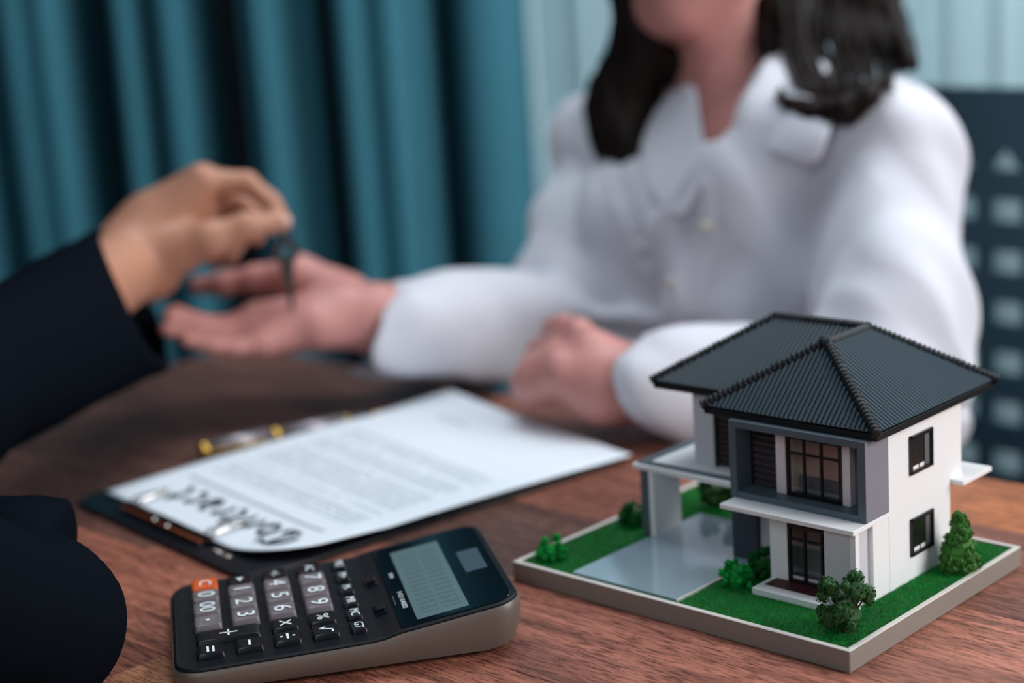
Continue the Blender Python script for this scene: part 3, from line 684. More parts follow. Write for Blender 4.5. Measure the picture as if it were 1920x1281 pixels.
q = np.array(cbl(415, 1034, .4)); quadbox(q-bd*1.0, q+bd*1.0, -0.2, 0.2, 0.30, 0.37).build('metal_plate', M['chrome'], cb, bevel=0.02)

# contract sheet: a grid between its four corners, the near corner curling up
cL, cR, cF, cN = (onz(197, 921, .62), onz(1184, 853, .48), onz(843, 738, .75), onz(505, 1062, .62))
ps = empty('contract_sheet', tuple(cN), 0)
tag(ps, 'white printed contract sheet with a blackletter heading, held on the clipboard', 'paper')
def sheet_pt(a, b_):   # a: 0 clip end..1 far end (long side), b: 0 near..1 far-left
    p = (1-a)*((1-b_)*cN+b_*cL)+a*((1-b_)*cR+b_*cF)
    lift = 0.30*math.sin(math.pi*min(1, a*1.0))*0.6 + 0.55*max(0, 0.30-a)/0.30*max(0, 0.22-b_)/0.22 + 0.35*max(0, a-0.8)/0.2*max(0, b_-0.6)/0.4
    q = p-cN; q[2] += lift-0.0; return q
def sheetmesh():
    nx, ny = 60, 40; vs = []; fs = []; ok = {}
    Lx, Ly = 30.0, 21.2
    for i in range(nx+1):
        for j in range(ny+1):
            a, b_ = i/nx, j/ny
            # round the near clip corner by pulling points inwards
            x, y = a*Lx, b_*Ly; r_ = 4.2
            if x < r_ and y < r_:
                d = math.hypot(r_-x, r_-y); mx = max(r_-x, r_-y)
                if d > 0: f_ = mx/d; x, y = r_-(r_-x)*f_, r_-(r_-y)*f_
            vs.append(sheet_pt(x/Lx, y/Ly))
    for i in range(nx):
        for j in range(ny): fs.append((i*(ny+1)+j, (i+1)*(ny+1)+j, (i+1)*(ny+1)+j+1, i*(ny+1)+j+1))
    mb = MB().add(vs, fs); o = mb.build('sheet', None, ps, smooth=True, solid=0.03)
    uv = o.data.uv_layers.new(name='UVMap')
    k = np.array([l.vertex_index for l in o.data.loops]); U = np.stack([(k//(ny+1))/nx, (k % (ny+1))/ny], 1); uv.data.foreach_set('uv', U.ravel().astype(np.float32))
    m = bpy.data.materials.new('printed_paper'); m.use_nodes = True; nt = m.node_tree; N = nt.nodes.new; L = nt.links.new; b = nt.nodes['Principled BSDF']
    b.inputs['Roughness'].default_value = 0.6
    u = N('ShaderNodeUVMap'); u.uv_map = 'UVMap'; sx = N('ShaderNodeSeparateXYZ'); L(u.outputs[0], sx.inputs[0])
    def mth(op, a, b2=None, c=None):
        n = N('ShaderNodeMath'); n.operation = op
        for i, q in enumerate((a, b2, c)):
            if q is None: continue
            if isinstance(q, (int, float)): n.inputs[i].default_value = q
            else: L(q, n.inputs[i])
        return n.outputs[0]
    X, Y = sx.outputs[0], sx.outputs[1]
    fr = mth('FRACT', mth('MULTIPLY', X, 58.0)); line = mth('LESS_THAN', fr, 0.42)
    row = mth('FLOOR', mth('MULTIPLY', X, 58.0))
    wn = N('ShaderNodeTexWhiteNoise'); wn.noise_dimensions = '1D'; L(row, wn.inputs['W'])
    # words: noise along the line
    cx = N('ShaderNodeCombineXYZ'); L(mth('MULTIPLY', Y, 60.0), cx.inputs[0]); L(mth('MULTIPLY', row, 3.7), cx.inputs[1])
    nz = N('ShaderNodeTexNoise'); nz.inputs['Scale'].default_value = 1.0; nz.inputs['Detail'].default_value = 1; L(cx.outputs[0], nz.inputs['Vector'])
    word = mth('GREATER_THAN', nz.outputs['Fac'], 0.40)
    rowon = mth('GREATER_THAN', wn.outputs['Value'], 0.22)
    mx = mth('MULTIPLY', mth('GREATER_THAN', Y, 0.10), mth('LESS_THAN', Y, 0.90)); ext = mth('LESS_THAN', Y, mth('ADD', 0.75, mth('MULTIPLY', wn.outputs['Value'], 0.3)))
    body = mth('MULTIPLY', mth('GREATER_THAN', X, 0.24), mth('LESS_THAN', X, 0.66))
    f = mth('MULTIPLY', mth('MULTIPLY', mth('MULTIPLY', line, word), mth('MULTIPLY', rowon, mx)), mth('MULTIPLY', body, 0.55))
    rule = mth('MULTIPLY', mth('MULTIPLY', mth('GREATER_THAN', X, 0.175), mth('LESS_THAN', X, 0.187)), mth('MULTIPLY', mth('GREATER_THAN', Y, 0.1), mth('LESS_THAN', Y, 0.9)))
    f2 = mth('MAXIMUM', f, mth('MULTIPLY', rule, 0.6))
    sig = mth('MULTIPLY', mth('MULTIPLY', mth('GREATER_THAN', X, 0.845), mth('LESS_THAN', X, 0.862)), mth('MULTIPLY', mth('GREATER_THAN', Y, 0.62), mth('LESS_THAN', Y, 0.8)))
    f3 = mth('MAXIMUM', f2, mth('MULTIPLY', sig, 0.35))
    mxn = N('ShaderNodeMix'); mxn.data_type = 'RGBA'; mxn.inputs[6].default_value = lin((226, 233, 242)); mxn.inputs[7].default_value = lin((70, 96, 118)); L(f3, mxn.inputs[0]); L(mxn.outputs[2], b.inputs['Base Color'])
    o.data.materials.clear(); o.data.materials.append(m); return o
sh = sheetmesh()
# blackletter heading drawn with a broad nib; letters run from the near side to the far side, their tops towards the clip
GL = {
 'C': (1.15, [[(0.95, 0.95), (0.75, 1.25), (0.35, 1.2), (0.1, 0.85), (0.12, 0.35), (0.4, 0.05), (0.8, 0.05), (1.0, 0.3)], [(0.55, 1.1), (0.5, 0.2)], [(0.95, 1.3), (1.05, 0.95)]]),
 'o': (0.8, [[(0.35, 0.85), (0.1, 0.65), (0.1, 0.2), (0.35, 0.0), (0.6, 0.2), (0.6, 0.65), (0.35, 0.85)]]),
 'n': (0.9, [[(0.05, 0.8), (0.18, 0.7), (0.18, 0.1), (0.3, 0.0)], [(0.2, 0.65), (0.5, 0.85), (0.65, 0.7), (0.65, 0.1), (0.8, 0.0)]]),
 't': (0.65, [[(0.25, 1.15), (0.22, 0.15), (0.4, 0.0), (0.55, 0.1)], [(0.0, 0.82), (0.5, 0.82)]]),
 'r': (0.7, [[(0.05, 0.8), (0.18, 0.7), (0.18, 0.1), (0.3, 0.0)], [(0.2, 0.65), (0.4, 0.85), (0.58, 0.7)]]),
 'a': (0.85, [[(0.12, 0.75), (0.4, 0.85), (0.55, 0.7), (0.55, 0.1), (0.72, 0.0)], [(0.55, 0.5), (0.2, 0.4), (0.1, 0.18), (0.25, 0.0), (0.52, 0.15)]]),
 'c': (0.75, [[(0.55, 0.75), (0.35, 0.85), (0.1, 0.65), (0.1, 0.2), (0.35, 0.0), (0.58, 0.15)]]),
}
def heading():
    mb = MB(); xx = 0.0; sc = 2.35
    def put(x, y):
        # x text advance (cm) from the near side; y height towards the clip
        b_ = (1.9+x)/21.2; a = (4.3-y)/30.0; p = sheet_pt(a, b_); return p
    for ch in 'Contract':
        wd, strokes = GL[ch]
        for st in strokes:
            for (ax, ay), (bx, by) in zip(st[:-1], st[1:]):
                nv = (0.115, 0.115)
                q = [(ax-nv[0], ay-nv[1]*-1), (ax+nv[0], ay+nv[1]*-1), (bx+nv[0], by-nv[1]), (bx-nv[0], by+nv[1])]
                vs = []
                for zz in (0.02, 0.035):
                    for x, y in q:
                        p = put((xx+x)*sc, (y)*sc*0.9).copy(); p[2] += zz; vs.append(p)
                mb.add(vs, [(0, 1, 2, 3), (4, 5, 6, 7), (0, 1, 5, 4), (1, 2, 6, 5), (2, 3, 7, 6), (3, 0, 4, 7)])
        xx += wd
    mb.build('heading_text', M['ink'], ps, label='black blackletter heading reading Contract')
heading()

pA, pB = onz(376, 843, 0.7), onz(702, 779, 0.7)
pen_dir = pB-pA; pl = np.linalg.norm(pen_dir[:2])
pn = empty('pen', (pA[0], pA[1], 0.0), math.atan2(pen_dir[1], pen_dir[0]))
tag(pn, 'dark pen with gold trims lying behind the clipboard', 'pen')
def seg(name, mt, a, b_, r0, r1=None, n=20): return MB().tube([(a, 0, 0.66), (b_, 0, 0.66)], [r0, r1 or r0], n).build(name, M[mt], pn, smooth=True)
seg('end_cap', 'gold', -0.15, 0.55, 0.5, 0.6); seg('cap_tube', 'penbarrel', 0.55, 5.3, 0.60); seg('centre_band', 'gold', 5.3, 6.1, 0.63); seg('barrel', 'penbarrel', 6.1, 11.2, 0.58, 0.54)
seg('barrel_ring', 'gold', 11.2, 11.45, 0.56); seg('grip', 'penblack', 11.45, 13.4, 0.52, 0.4); seg('tip', 'gold', 13.4, 14.3, 0.38, 0.12)
MB().box(0.0, 4.6, -0.98, -0.80, 0.45, 0.72).build('pocket_clip', M['gold'], pn, bevel=0.05); MB().box(-0.05, 0.35, -0.9, -0.3, 0.5, 0.7).build('clip_root', M['gold'], pn, bevel=0.04)

# ------------------------------------------------------------------ distance-field bodies
class Field:
    """smooth union of tapered capsules / ellipsoids, meshed by surface nets on sparse blocks"""
    def __init__(s): s.p = []
    def cap(s, a, b, ra, rb=None, k=1.0, op='u'): s.p.append(('c', np.array(a, float), np.array(b, float), ra, rb if rb is not None else ra, k, op)); return s
    def chain(s, pts, rads, k=0.5):
        for i in range(len(pts)-1): s.cap(pts[i], pts[i+1], rads[i], rads[i+1], k)
        return s
    def ell(s, c, r, k=1.0, rot=None, op='u'): s.p.append(('e', np.array(c, float), np.array(r, float), np.eye(3) if rot is None else rot, None, k, op)); return s
    def cyl(s, a, b, r, k=0.2, op='s'): s.p.append(('y', np.array(a, float), np.array(b, float), r, None, k, op)); return s
    @staticmethod
    def d(p, P):
        if p[0] == 'c':
            a, b, ra, rb = p[1:5]; ba = b-a; t = np.clip(((P-a)@ba)/(ba@ba+1e-9), 0, 1)
            return np.linalg.norm(P-a-t[..., None]*ba, axis=-1)-(ra+(rb-ra)*t)
        if p[0] == 'e':
            q = (P-p[1])@p[3]; r = p[2]; k0 = np.linalg.norm(q/r, axis=-1); k1 = np.linalg.norm(q/(r*r), axis=-1)+1e-9
            return k0*(k0-1)/k1
        a, b, r = p[1:4]; ax = b-a; L = np.linalg.norm(ax); ax = ax/L; h = (P-a)@ax; rad = np.linalg.norm(P-a-h[..., None]*ax, axis=-1)
        return np.maximum(rad-r, np.maximum(-h, h-L))
    def val(s, P, disp=None):
        D = np.full(P.shape[:-1], 50.0)
        for p in s.p: D = s.comb(D, s.d(p, P), p)
        return D if disp is None else D+disp(P)
    def hit(s, px, py, disp=None, t0=118, t1=165):
        T = np.arange(t0, t1, 0.15); P = ray(px, py)[None]*T[:, None]+np.array([0, 0, CH]); v = s.val(P, disp); k = np.nonzero(v < 0)[0]
        return T[k[0]] if len(k) else None
    def mesh(s, h=0.25, disp=None, margin=1.2):
        lo = np.full(3, 1e9); hi = -lo
        for p in s.p:
            if p[6] == 's': continue
            if p[0] == 'c': R_ = max(p[3], p[4]); lo = np.minimum(lo, np.minimum(p[1], p[2])-R_); hi = np.maximum(hi, np.maximum(p[1], p[2])+R_)
            else: R_ = p[2].max(); lo = np.minimum(lo, p[1]-R_); hi = np.maximum(hi, p[1]+R_)
        lo -= 1.5; B = 8; bs = B*h; nb = np.ceil((hi-lo+1.5)/bs).astype(int)
        g = np.stack(np.meshgrid(*[np.arange(n) for n in nb], indexing='ij'), -1).reshape(-1, 3); c = lo+(g+0.5)*bs; rad = bs*0.87
        D = np.full(len(c), 1e3); dist = []
        for p in s.p:
            q = s.d(p, c); dist.append(q); D = s.comb(D, q, p)
        act = np.abs(D) < rad*(1.45 if disp is None else 1.6)+margin*0.4
        g, c = g[act], c[act]; dist = [q[act] for q in dist]
        loc = np.stack(np.meshgrid(*[np.arange(B+1)]*3, indexing='ij'), -1).reshape(-1, 3)
        P = lo+(g[:, None, :]*B+loc[None])*h; V = np.full(P.shape[:2], 50.0)
        for p, q in zip(s.p, dist):
            sel = q < rad*1.5+p[5]+1.0 + (2.0 if p[0] == 'e' else 0)
            if sel.any(): V[sel] = s.comb(V[sel], s.d(p, P[sel]), p)
        if disp is not None: V = V+disp(P)
        V = V.reshape(-1, B+1, B+1, B+1).astype(np.float64)
        # cells
        c8 = [(i, j, k) for i in (0, 1) for j in (0, 1) for k in (0, 1)]
        vv = [V[:, i:B+i, j:B+j, k:B+k] for i, j, k in c8]
        mn = np.minimum.reduce(vv); mx = np.maximum.reduce(vv); ac = (mn < 0) & (mx >= 0)
        bi, ci, cj, ck = np.nonzero(ac); vals = np.stack([q[ac] for q in vv], 1)
        acc = np.zeros((len(bi), 3)); cnt = np.zeros(len(bi)); offs = np.array(c8, float)
        for a in range(8):
            for b in range(a+1, 8):
                if np.abs(offs[a]-offs[b]).sum() != 1: continue
                va, vb = vals[:, a], vals[:, b]; cr_ = (va < 0) != (vb < 0); t = np.where(cr_, va/(va-vb+1e-12), 0)
                acc += np.where(cr_[:, None], offs[a]+t[:, None]*(offs[b]-offs[a]), 0); cnt += cr_
        cell = g[bi]*B+np.stack([ci, cj, ck], 1); vert = lo+(cell+acc/cnt[:, None])*h
        dim = nb*B+2; key = lambda q: ((q[:, 0]+1)*(dim[1]+2)+(q[:, 1]+1))*(dim[2]+2)+(q[:, 2]+1)
        K = key(cell); K, ix = np.unique(K, return_index=True); vert = vert[ix]
        faces = []
        for ax in range(3):
            e = [0, 0, 0]; e[ax] = 1; A = V[:, :B, :B, :B]; Bv = V[:, e[0]:B+e[0], e[1]:B+e[1], e[2]:B+e[2]]
            cs = (A < 0) != (Bv < 0); b_, i, j, k = np.nonzero(cs); n = g[b_]*B+np.stack([i, j, k], 1); neg = A[cs] < 0
            u, v = (ax+1) % 3, (ax+2) % 3; eu = np.eye(3, dtype=int)[u]; ev = np.eye(3, dtype=int)[v]
            ks = [key(n), key(n-eu), key(n-eu-ev), key(n-ev)]
            ids = []; ok = np.ones(len(n), bool)
            for q in ks:
                p_ = np.searchsorted(K, q); p_ = np.minimum(p_, len(K)-1); ok &= K[p_] == q; ids.append(p_)
            F = np.stack(ids, 1)[ok]; ng = neg[ok]; F[~ng] = F[~ng][:, ::-1]; faces.append(F)
        return vert, np.concatenate(faces)
    @staticmethod
    def comb(D, q, p):
        k = max(p[5], 1e-3)
        if p[6] == 'u':
            hh = np.clip(0.5+0.5*(D-q)/k, 0, 1); return D*(1-hh)+q*hh-k*hh*(1-hh)
        q = -q; hh = np.clip(0.5-0.5*(D-q)/k, 0, 1); return D*(1-hh)+q*hh+k*hh*(1-hh)
    def build(s, name, material, parent, origin, h=0.25, disp=None, **kw):
        v, f = s.mesh(h, disp); o_ = np.array(origin, float)
        me = bpy.data.meshes.new(name); me.vertices.add(len(v)); me.vertices.foreach_set('co', ((v-o_)*S).ravel())
        me.loops.add(4*len(f)); me.loops.foreach_set('vertex_index', f.ravel()); me.polygons.add(len(f)); me.polygons.foreach_set('loop_start', np.arange(0, 4*len(f), 4)); me.polygons.foreach_set('loop_total', np.full(len(f), 4))
        me.update(calc_edges=True); me.validate()
        o = link(name, me, material, parent, smooth=True)
        for k_, q in kw.items(): o[k_] = q
        return o

def basis(fwd, up=(0, 0, 1)):
    f = np.array(fwd, float); f /= np.linalg.norm(f); u = np.array(up, float); r = np.cross(f, u); r /= np.linalg.norm(r); u = np.cross(r, f)
    return np.stack([r, f, u], 1)     # columns: right, forward, up

def head(F, c, Rm, s=1.0, neck=None, k=1.0):
    """head into field F; c = centre of the skull, Rm = basis(right, fwd, up)"""
    P = lambda x, y, z: np.array(c)+Rm@(np.array([x, y, z])*s)
    F.ell(P(0, -0.8, 2.2), np.array([7.3, 9.0, 8.6])*s, 1.0, Rm)                      # skull
    F.ell(P(0, 2.6, -3.0), np.array([6.2, 5.6, 8.0])*s, 2.0, Rm)                      # face
    F.ell(P(0, 5.4, -9.2), np.array([2.7, 2.6, 2.2])*s, 2.5, Rm)                      # chin
    for q in (-1, 1):
        F.cap(P(q*5.2, 0.6, -4.6), P(q*1.8, 5.4, -9.2), 1.3*s, 1.3*s, 2.2)            # jaw
        F.ell(P(q*3.6, 6.0, -2.0), np.array([1.9, 1.5, 1.7])*s, 1.4, Rm)              # cheek
        F.ell(P(q*7.1, -0.6, -1.2), np.array([0.7, 1.5, 2.7])*s, 0.4, Rm)             # ear
        F.ell(P(q*3.0, 8.4, 0.2), np.array([1.7, 1.2, 1.2])*s, 0.8, Rm, op='s')       # eye socket
        F.ell(P(q*3.0, 7.0, 0.1), np.array([1.6, 1.0, 1.0])*s, 0.5, Rm)               # lids
    F.cap(P(0, 8.0, 0.3), P(0, 9.3, -2.7), 0.75*s, 1.0*s, 0.9)                        # nose
    for q in (-1, 1): F.ell(P(q*0.95, 8.6, -3.0), np.array([0.7, 0.8, 0.6])*s, 0.5, Rm)
    F.cap(P(-1.5, 7.6, -5.5), P(1.5, 7.6, -5.5), 0.75*s, 0.75*s, 0.8)                 # mouth mound
    return P
def face_parts(parent, org, P, Rm, s=1.0, lip='lips'):
    def put(name, fn, material):
        mb = MB(); fn(mb); mb.v = [tuple(np.array(v)-np.array(org)) for v in mb.v]; return mb.build(name, M[material], parent, smooth=True)
    def ellw(mb, c, r):
        n0 = len(mb.v); mb.ball((0, 0, 0), r, 14)
        for i in range(n0, len(mb.v)): mb.v[i] = tuple(P(*c)+Rm@(np.array(mb.v[i])*s))
    for q in (-1, 1):
        put('eye', lambda mb: ellw(mb, (q*3.0, 7.05, 0.1), (1.45, 1.05, 0.62)), 'eye')
        put('iris', lambda mb: ellw(mb, (q*3.0, 7.62, 0.1), (0.6, 0.55, 0.58)), 'iris')
        put('eyebrow', lambda mb: mb.tube([P(q*1.5, 8.1, 2.0), P(q*3.0, 8.0, 2.45), P(q*4.8, 6.9, 2.1)], [0.22*s, 0.26*s, 0.12*s], 8), 'hair')
    put('lips', lambda mb: (ellw(mb, (0, 8.15, -5.2), (2.1, 0.55, 0.45)), ellw(mb, (0, 8.1, -5.85), (1.8, 0.6, 0.55))), lip)
def finger(F, pts, rads, k=0.35, root=None, rr=None):
    if root is not None: F.cap(root, pts[0], rr, rads[0], 0.8)
    F.chain(pts, rads, k)
def folds(amp, fr, seed):
    r = np.random.default_rng(seed); A = r.normal(0, 1, (7, 3)); A /= np.linalg.norm(A, axis=1)[:, None]; ph = r.uniform(0, 6.28, 7); f = fr*r.uniform(0.6, 1.7, 7)
    def g(P):
        w_ = np.stack([np.sin(P@A[i]*f[i]*0.5+ph[i]) for i in range(3)], -1)*1.3
        t = 0
        for i in range(3, 7): t = t+np.sin((P+w_)@A[i]*f[i]+ph[i])
        return -amp*np.abs(t/2.2)**0.8*np.sign(t)
    return g

# ------------------------------------------------------------------ woman
wo = (22.0, 146.0, -TZ)
wm = empty('person', wo)
tag(wm, 'woman with dark hair in a white shirt holding her palm open at the table', 'person')
shL, shR = np.array([28.9, 128.5, 17.0]), np.array([10.2, 152.5, 15.8])
elL, elR = np.array([26.8, 114.5, 1.8]), at(1042, 612, 144)
wrL, wrR = onz(1138, 718, 3.9), at(708, 598, 133)
ctr = (shL+shR)/2; axS = (shL-shR)/np.linalg.norm(shL-shR); fwd = np.cross(np.array([0, 0, 1.0]), axS); fwd /= np.linalg.norm(fwd)
if fwd[1] > 0: fwd = -fwd
Rt = np.stack([axS, fwd, np.cross(axS, fwd)], 1)
if Rt[2, 2] < 0: Rt[:, 2] *= -1
neckb = ctr+np.array([0.3, 1.5, 3.2]); hip = ctr+np.array([0, 0, -36.0])-fwd*6.0
hc = np.array([17.9, 143.0, 37.5]); Rh = basis((-0.80, -0.60, -0.10))
skin = Field()
# torso and limbs of one continuous body
skin.ell(ctr+np.array([0, 0, -9]), (14.5, 8.5, 15), 3, Rt); skin.ell(ctr+np.array([0, 0, -26])-fwd*3, (12, 8, 14), 3, Rt); skin.ell(hip, (15.5, 10, 10), 3, Rt)
skin.cap(shR, shL, 4.6, 4.6, 3); skin.cap(neckb-np.array([0, 0, 6]), neckb+np.array([0, 0, 2]), 5.0, 4.9, 2)
skin.cap(neckb, hc+Rh@np.array([0, -2.5, -6]), 4.7, 4.9, 1.5)
HP = head(skin, hc, Rh, 0.93)
skin.cap(shL, elL, 4.3, 3.4, 1.5); skin.cap(elL, wrL, 3.3, 2.3, 1.2); skin.cap(shR, elR, 4.3, 3.4, 1.5); skin.cap(elR, wrR, 3.3, 2.45, 1.2)
# right hand, palm up, fingers towards the key
pal = at(590, 585, 132.5)
skin.cap(wrR, at(620, 560, 134.5), 2.4, 1.9, 1.2); skin.cap(wrR, at(600, 615, 131), 2.3, 1.7, 1.2)
R_f = {'index': [(480, 592, 133.6), (425, 612, 132.4), (368, 604, 131.4), (328, 584, 130.8)], 'middle': [(478, 612, 132.2), (418, 622, 131.0), (362, 612, 130.0), (318, 592, 129.2)],
       'ring': [(482, 630, 130.9), (424, 640, 129.8), (370, 632, 128.9), (312, 618, 128.2)], 'pinky': [(492, 643, 129.7), (440, 652, 128.8), (398, 648, 128.2), (350, 640, 127.8)]}
R_r = {'index': (1.0, .82, .74, .62), 'middle': (1.02, .85, .76, .64), 'ring': (1.0, .8, .72, .62), 'pinky': (.95, .7, .62, .54)}
for n_, pts in R_f.items():
    q = [at(*p) for p in pts]; skin.cap(at(640, 590, 133.0), q[0], 1.9, R_r[n_][0]+0.15, 1.2)
    skin.chain(q, R_r[n_], 0.3)
th_ = [at(*p) for p in ((650, 560, 135.2), (560, 520, 136.5), (480, 524, 137.4), (420, 532, 137.8), (368, 536, 138.0))]
skin.chain(th_, (2.1, 1.75, 1.12, .92, .72), 0.7)
# left hand resting under the right elbow
lm = {'a': [(1062, 640, 124.5), (1010, 655, 127), (985, 700, 128.5), (1000, 735, 128)], 'b': [(1050, 665, 122.8), (1000, 680, 125), (975, 715, 126.5), (990, 745, 126)],
      'c': [(1045, 685, 121.2), (1000, 705, 123), (980, 735, 124.5), (1000, 752, 124)], 'd': [(1055, 702, 120.2), (1020, 714, 121.6), (1000, 732, 122.8), (1012, 742, 123)]}
for n_, pts in lm.items():
    q = [at(*p) for p in pts]; skin.cap(wrL, q[0], 2.4, 1.15, 1.6); skin.chain(q, (1.12, .85, .76, .62), 0.3)
q = [at(*p) for p in ((1110, 655, 121), (1085, 625, 122.5), (1055, 612, 124.5), (1030, 612, 126))]; skin.cap(wrL, q[0], 2.3, 1.3, 1.2); skin.chain(q, (1.3, 1.05, .85, .65), 0.5)
skin.ell(at(1040, 705, 123.2), (3.0, 2.6, 1.9), 1.0)
# legs
lat = axS
for q_ in (-1, 1):
    hj = hip+lat*8*q_; kn = hj+fwd*38+np.array([0, 0, -1.0])+lat*2*q_; an = kn+np.array([0, 0, -39.0])+fwd*2
    an[2] = -TZ+7.5; skin.cap(hj, kn, 7.2, 5.0, 2); skin.cap(kn, an, 4.8, 3.0, 1.5); skin.cap(an, an+fwd*13+np.array([0, 0, -4.6]), 3.0, 2.2, 1.0)
skin.build('body', M['skin_f'], wm, wo, h=0.3)
face_parts(wm, wo, HP, Rh, 0.93)
# shirt
st = Field()
st.ell(ctr+np.array([0, 0, -7])+fwd*0.5, (16.2, 10.6, 15.5), 3, Rt); st.ell(ctr+np.array([0, 0, -25])-fwd*2.5, (14.8, 11, 18), 5, Rt)
for q_ in (-1, 1): st.ell(ctr+axS*5.8*q_+fwd*6.5+np.array([0, 0, -11]), (5.6, 5.0, 5.6), 4, Rt)
st.cap(shR+np.array([0, 0, 0.6]), shL+np.array([0, 0, 0.6]), 5.6, 5.8, 4)
st.cap(neckb-axS*4, neckb-np.array([0, 0, 1.5]), 5.2, 6.2, 3)
st.cap(shL-axS*0.6, elL-axS*0.4+np.array([0, 0, 1]), 5.8, 5.2, 0.5); st.cap(elL+np.array([0, 0, 1.0]), wrL+(elL-wrL)*0.12+np.array([0, 0, .6]), 4.8, 3.6, 0.9)
cufL = wrL+(elL-wrL)*0.0
st.cap(shR+axS*0.6, elR+np.array([0, 0, 0.6]), 4.8, 4.5, 0.25)
dR = (elR-wrR)/np.linalg.norm(elR-wrR); cufR = wrR-dR*0.3
st.cap(elR, cufR+np.array([0, 0, -0.9])+dR*2, 4.6, 4.2, 0.9); st.cap(cufR+dR*7+np.array([0, 0, -2.2]), cufR+np.array([0.2, 0, -1.8])-dR*1.5, 3.6, 3.6, 1.5)
cufR = cufR-dR*0.8+np.array([-1.3, 0, 0])
# openings: cuffs and neckline
dC = np.array([-1.0, -0.35, 0.12]); dC /= np.linalg.norm(dC); st.cyl(cufR, cufR+dC*9, 8.5, 0.2); st.cap(cufR+dR*2.5+np.array([0, 0, -.6]), cufR-dR*3+np.array([0, 0, -1.2]), 3.3, 3.7, 0.3, op='s')
dL = (elL-wrL)/np.linalg.norm(elL-wrL)
st.cyl(cufL, cufL-dL*9, 7.5, 0.25); st.cap(cufL+dL*2.0, cufL-dL*3, 3.1, 3.4, 0.3, op='s')
st.cap(neckb+np.array([0, 0, 1.5]), neckb+np.array([0, 0, 9]), 5.1, 7.0, 0.5, op='s')
vt = ctr+fwd*9+np.array([0, 0, -6.5])
for tt in np.linspace(0, 1, 6):
    st.cap(neckb+fwd*4*(1-tt)+(vt-neckb)*tt+fwd*1.5, neckb+fwd*9+(vt-neckb)*tt+fwd*6, 4.6*(1-tt)+0.5, 5.5*(1-tt)+0.8, 0.4, op='s')
for t_ in np.arange(126, 149, 1.8):
    st.cap(at(1390, 60, t_), at(1390, 120, t_), 2.0, 2.0, 0.3, op='s'); st.cap(at(1390, 120, t_), at(1364, 225, t_), 2.0, 1.5, 0.3, op='s')
    if t_ < 142: st.cap(at(1362, 230, t_), at(1330, 312, t_), 1.5, 0.35, 0.3, op='s')
st.cap(at(1205, 340, 140.5), at(1262, 430, 137.0), 3.2, 2.6, 1.5)
st.cyl(ctr+np.array([0, 0, -41]), ctr+np.array([0, 0, -70]), 30, 0.5)
g1 = folds(0.5, 0.40, 3); g2 = folds(0.30, 0.85, 5)
def crease(P):
    # pull lines radiating from the armpits and elbows, and long drapes down the front
    out = g1(P)+g2(P)
    for c, n_, amp in ((elR, 0.9, 0.35), (elL, 0.9, 0.35), (shR+axS*5-np.array([0, 0, 7]), 1.1, 0.45)):
        d_ = P-c; r_ = np.linalg.norm(d_, axis=-1); out = out+amp*np.sin(n_*7*np.arctan2(d_[..., 2], d_@fwd+0.4*(d_@axS))+0.15*r_)*np.exp(-((r_-6)/6)**2)
    x_ = (P-ctr)@axS; out = out+0.5*np.sin(1.15*x_+0.6*np.sin(0.2*P[..., 2]))*np.clip((8-(P[..., 2]-4))/14, 0, 1)*np.clip(((P-ctr)@fwd-2)/5, 0, 1)
    return out
st.build('shirt', M['shirt'], wm, wo, h=0.3, disp=crease)
def on_shirt(px, py, off=0.5, default=137):
    t = st.hit(px, py, crease); q = skin.hit(px, py); t = min([v for v in (t, q) if v] or [default]); return at(px, py, t-off)
# collar wings, placket, buttons
def strip(name, rows_, material, thick=0.2):
    n = len(rows_[0]); vs = [tuple(np.array(p)-np.array(wo)) for r_ in rows_ for p in r_]
    fs = [(i*n+j, i*n+j+1, (i+1)*n+j+1, (i+1)*n+j) for i in range(len(rows_)-1) for j in range(n-1)]
    o = MB().add(vs, fs).build(name, material, wm, smooth=True, solid=thick); md = o.modifiers.new('sub', 'SUBSURF'); md.levels = 2; md.render_levels = 2; return o
def wing(cols):
    rows_ = []
    for col_ in cols: rows_.append([on_shirt(a, b_, c) if c < 20 else at(a, b_, c) for a, b_, c in col_])
    strip('collar', rows_, M['shirt'], 0.3)
wing([[(1432, 120, 148), (1424, 170, 142), (1408, 225, 137), (1392, 258, 134.0)], [(1500, 120, 1.6), (1480, 180, 2.2), (1462, 235, 2.6), (1450, 290, 2.2)], [(1590, 150, 1.2), (1572, 210, 1.8), (1552, 270, 2.2), (1532, 325, 1.9)]])
wing([[(1306, 150, 1.2), (1312, 200, 1.0), (1320, 250, 0.8), (1326, 318, 0.5)], [(1272, 160, 1.6), (1266, 222, 1.7), (1270, 296, 1.5), (1306, 372, 0.9)], [(1235, 190, 1.2), (1196, 265, 1.3), (1192, 345, 1.2), (1282, 440, 0.7)]])
strip('placket', [[on_shirt(a, b_, 0.10) for a, b_ in ((1300, 330), (1304, 400), (1300, 470), (1288, 540), (1278, 600))], [on_shirt(a, b_, 0.25) for a, b_ in ((1318, 330), (1324, 400), (1320, 470), (1308, 540), (1298, 600))], [on_shirt(a, b_, 0.10) for a, b_ in ((1336, 330), (1344, 400), (1340, 470), (1328, 540), (1318, 600))]], M['shirt'], 0.2)
for (a, b_) in ((1322, 425), (1256, 532)):
    p = on_shirt(a, b_, 0.8)-np.array(wo); MB().ball(tuple(p), (0.42, 0.25, 0.42), 12).build('button', M['button'], wm, smooth=True)
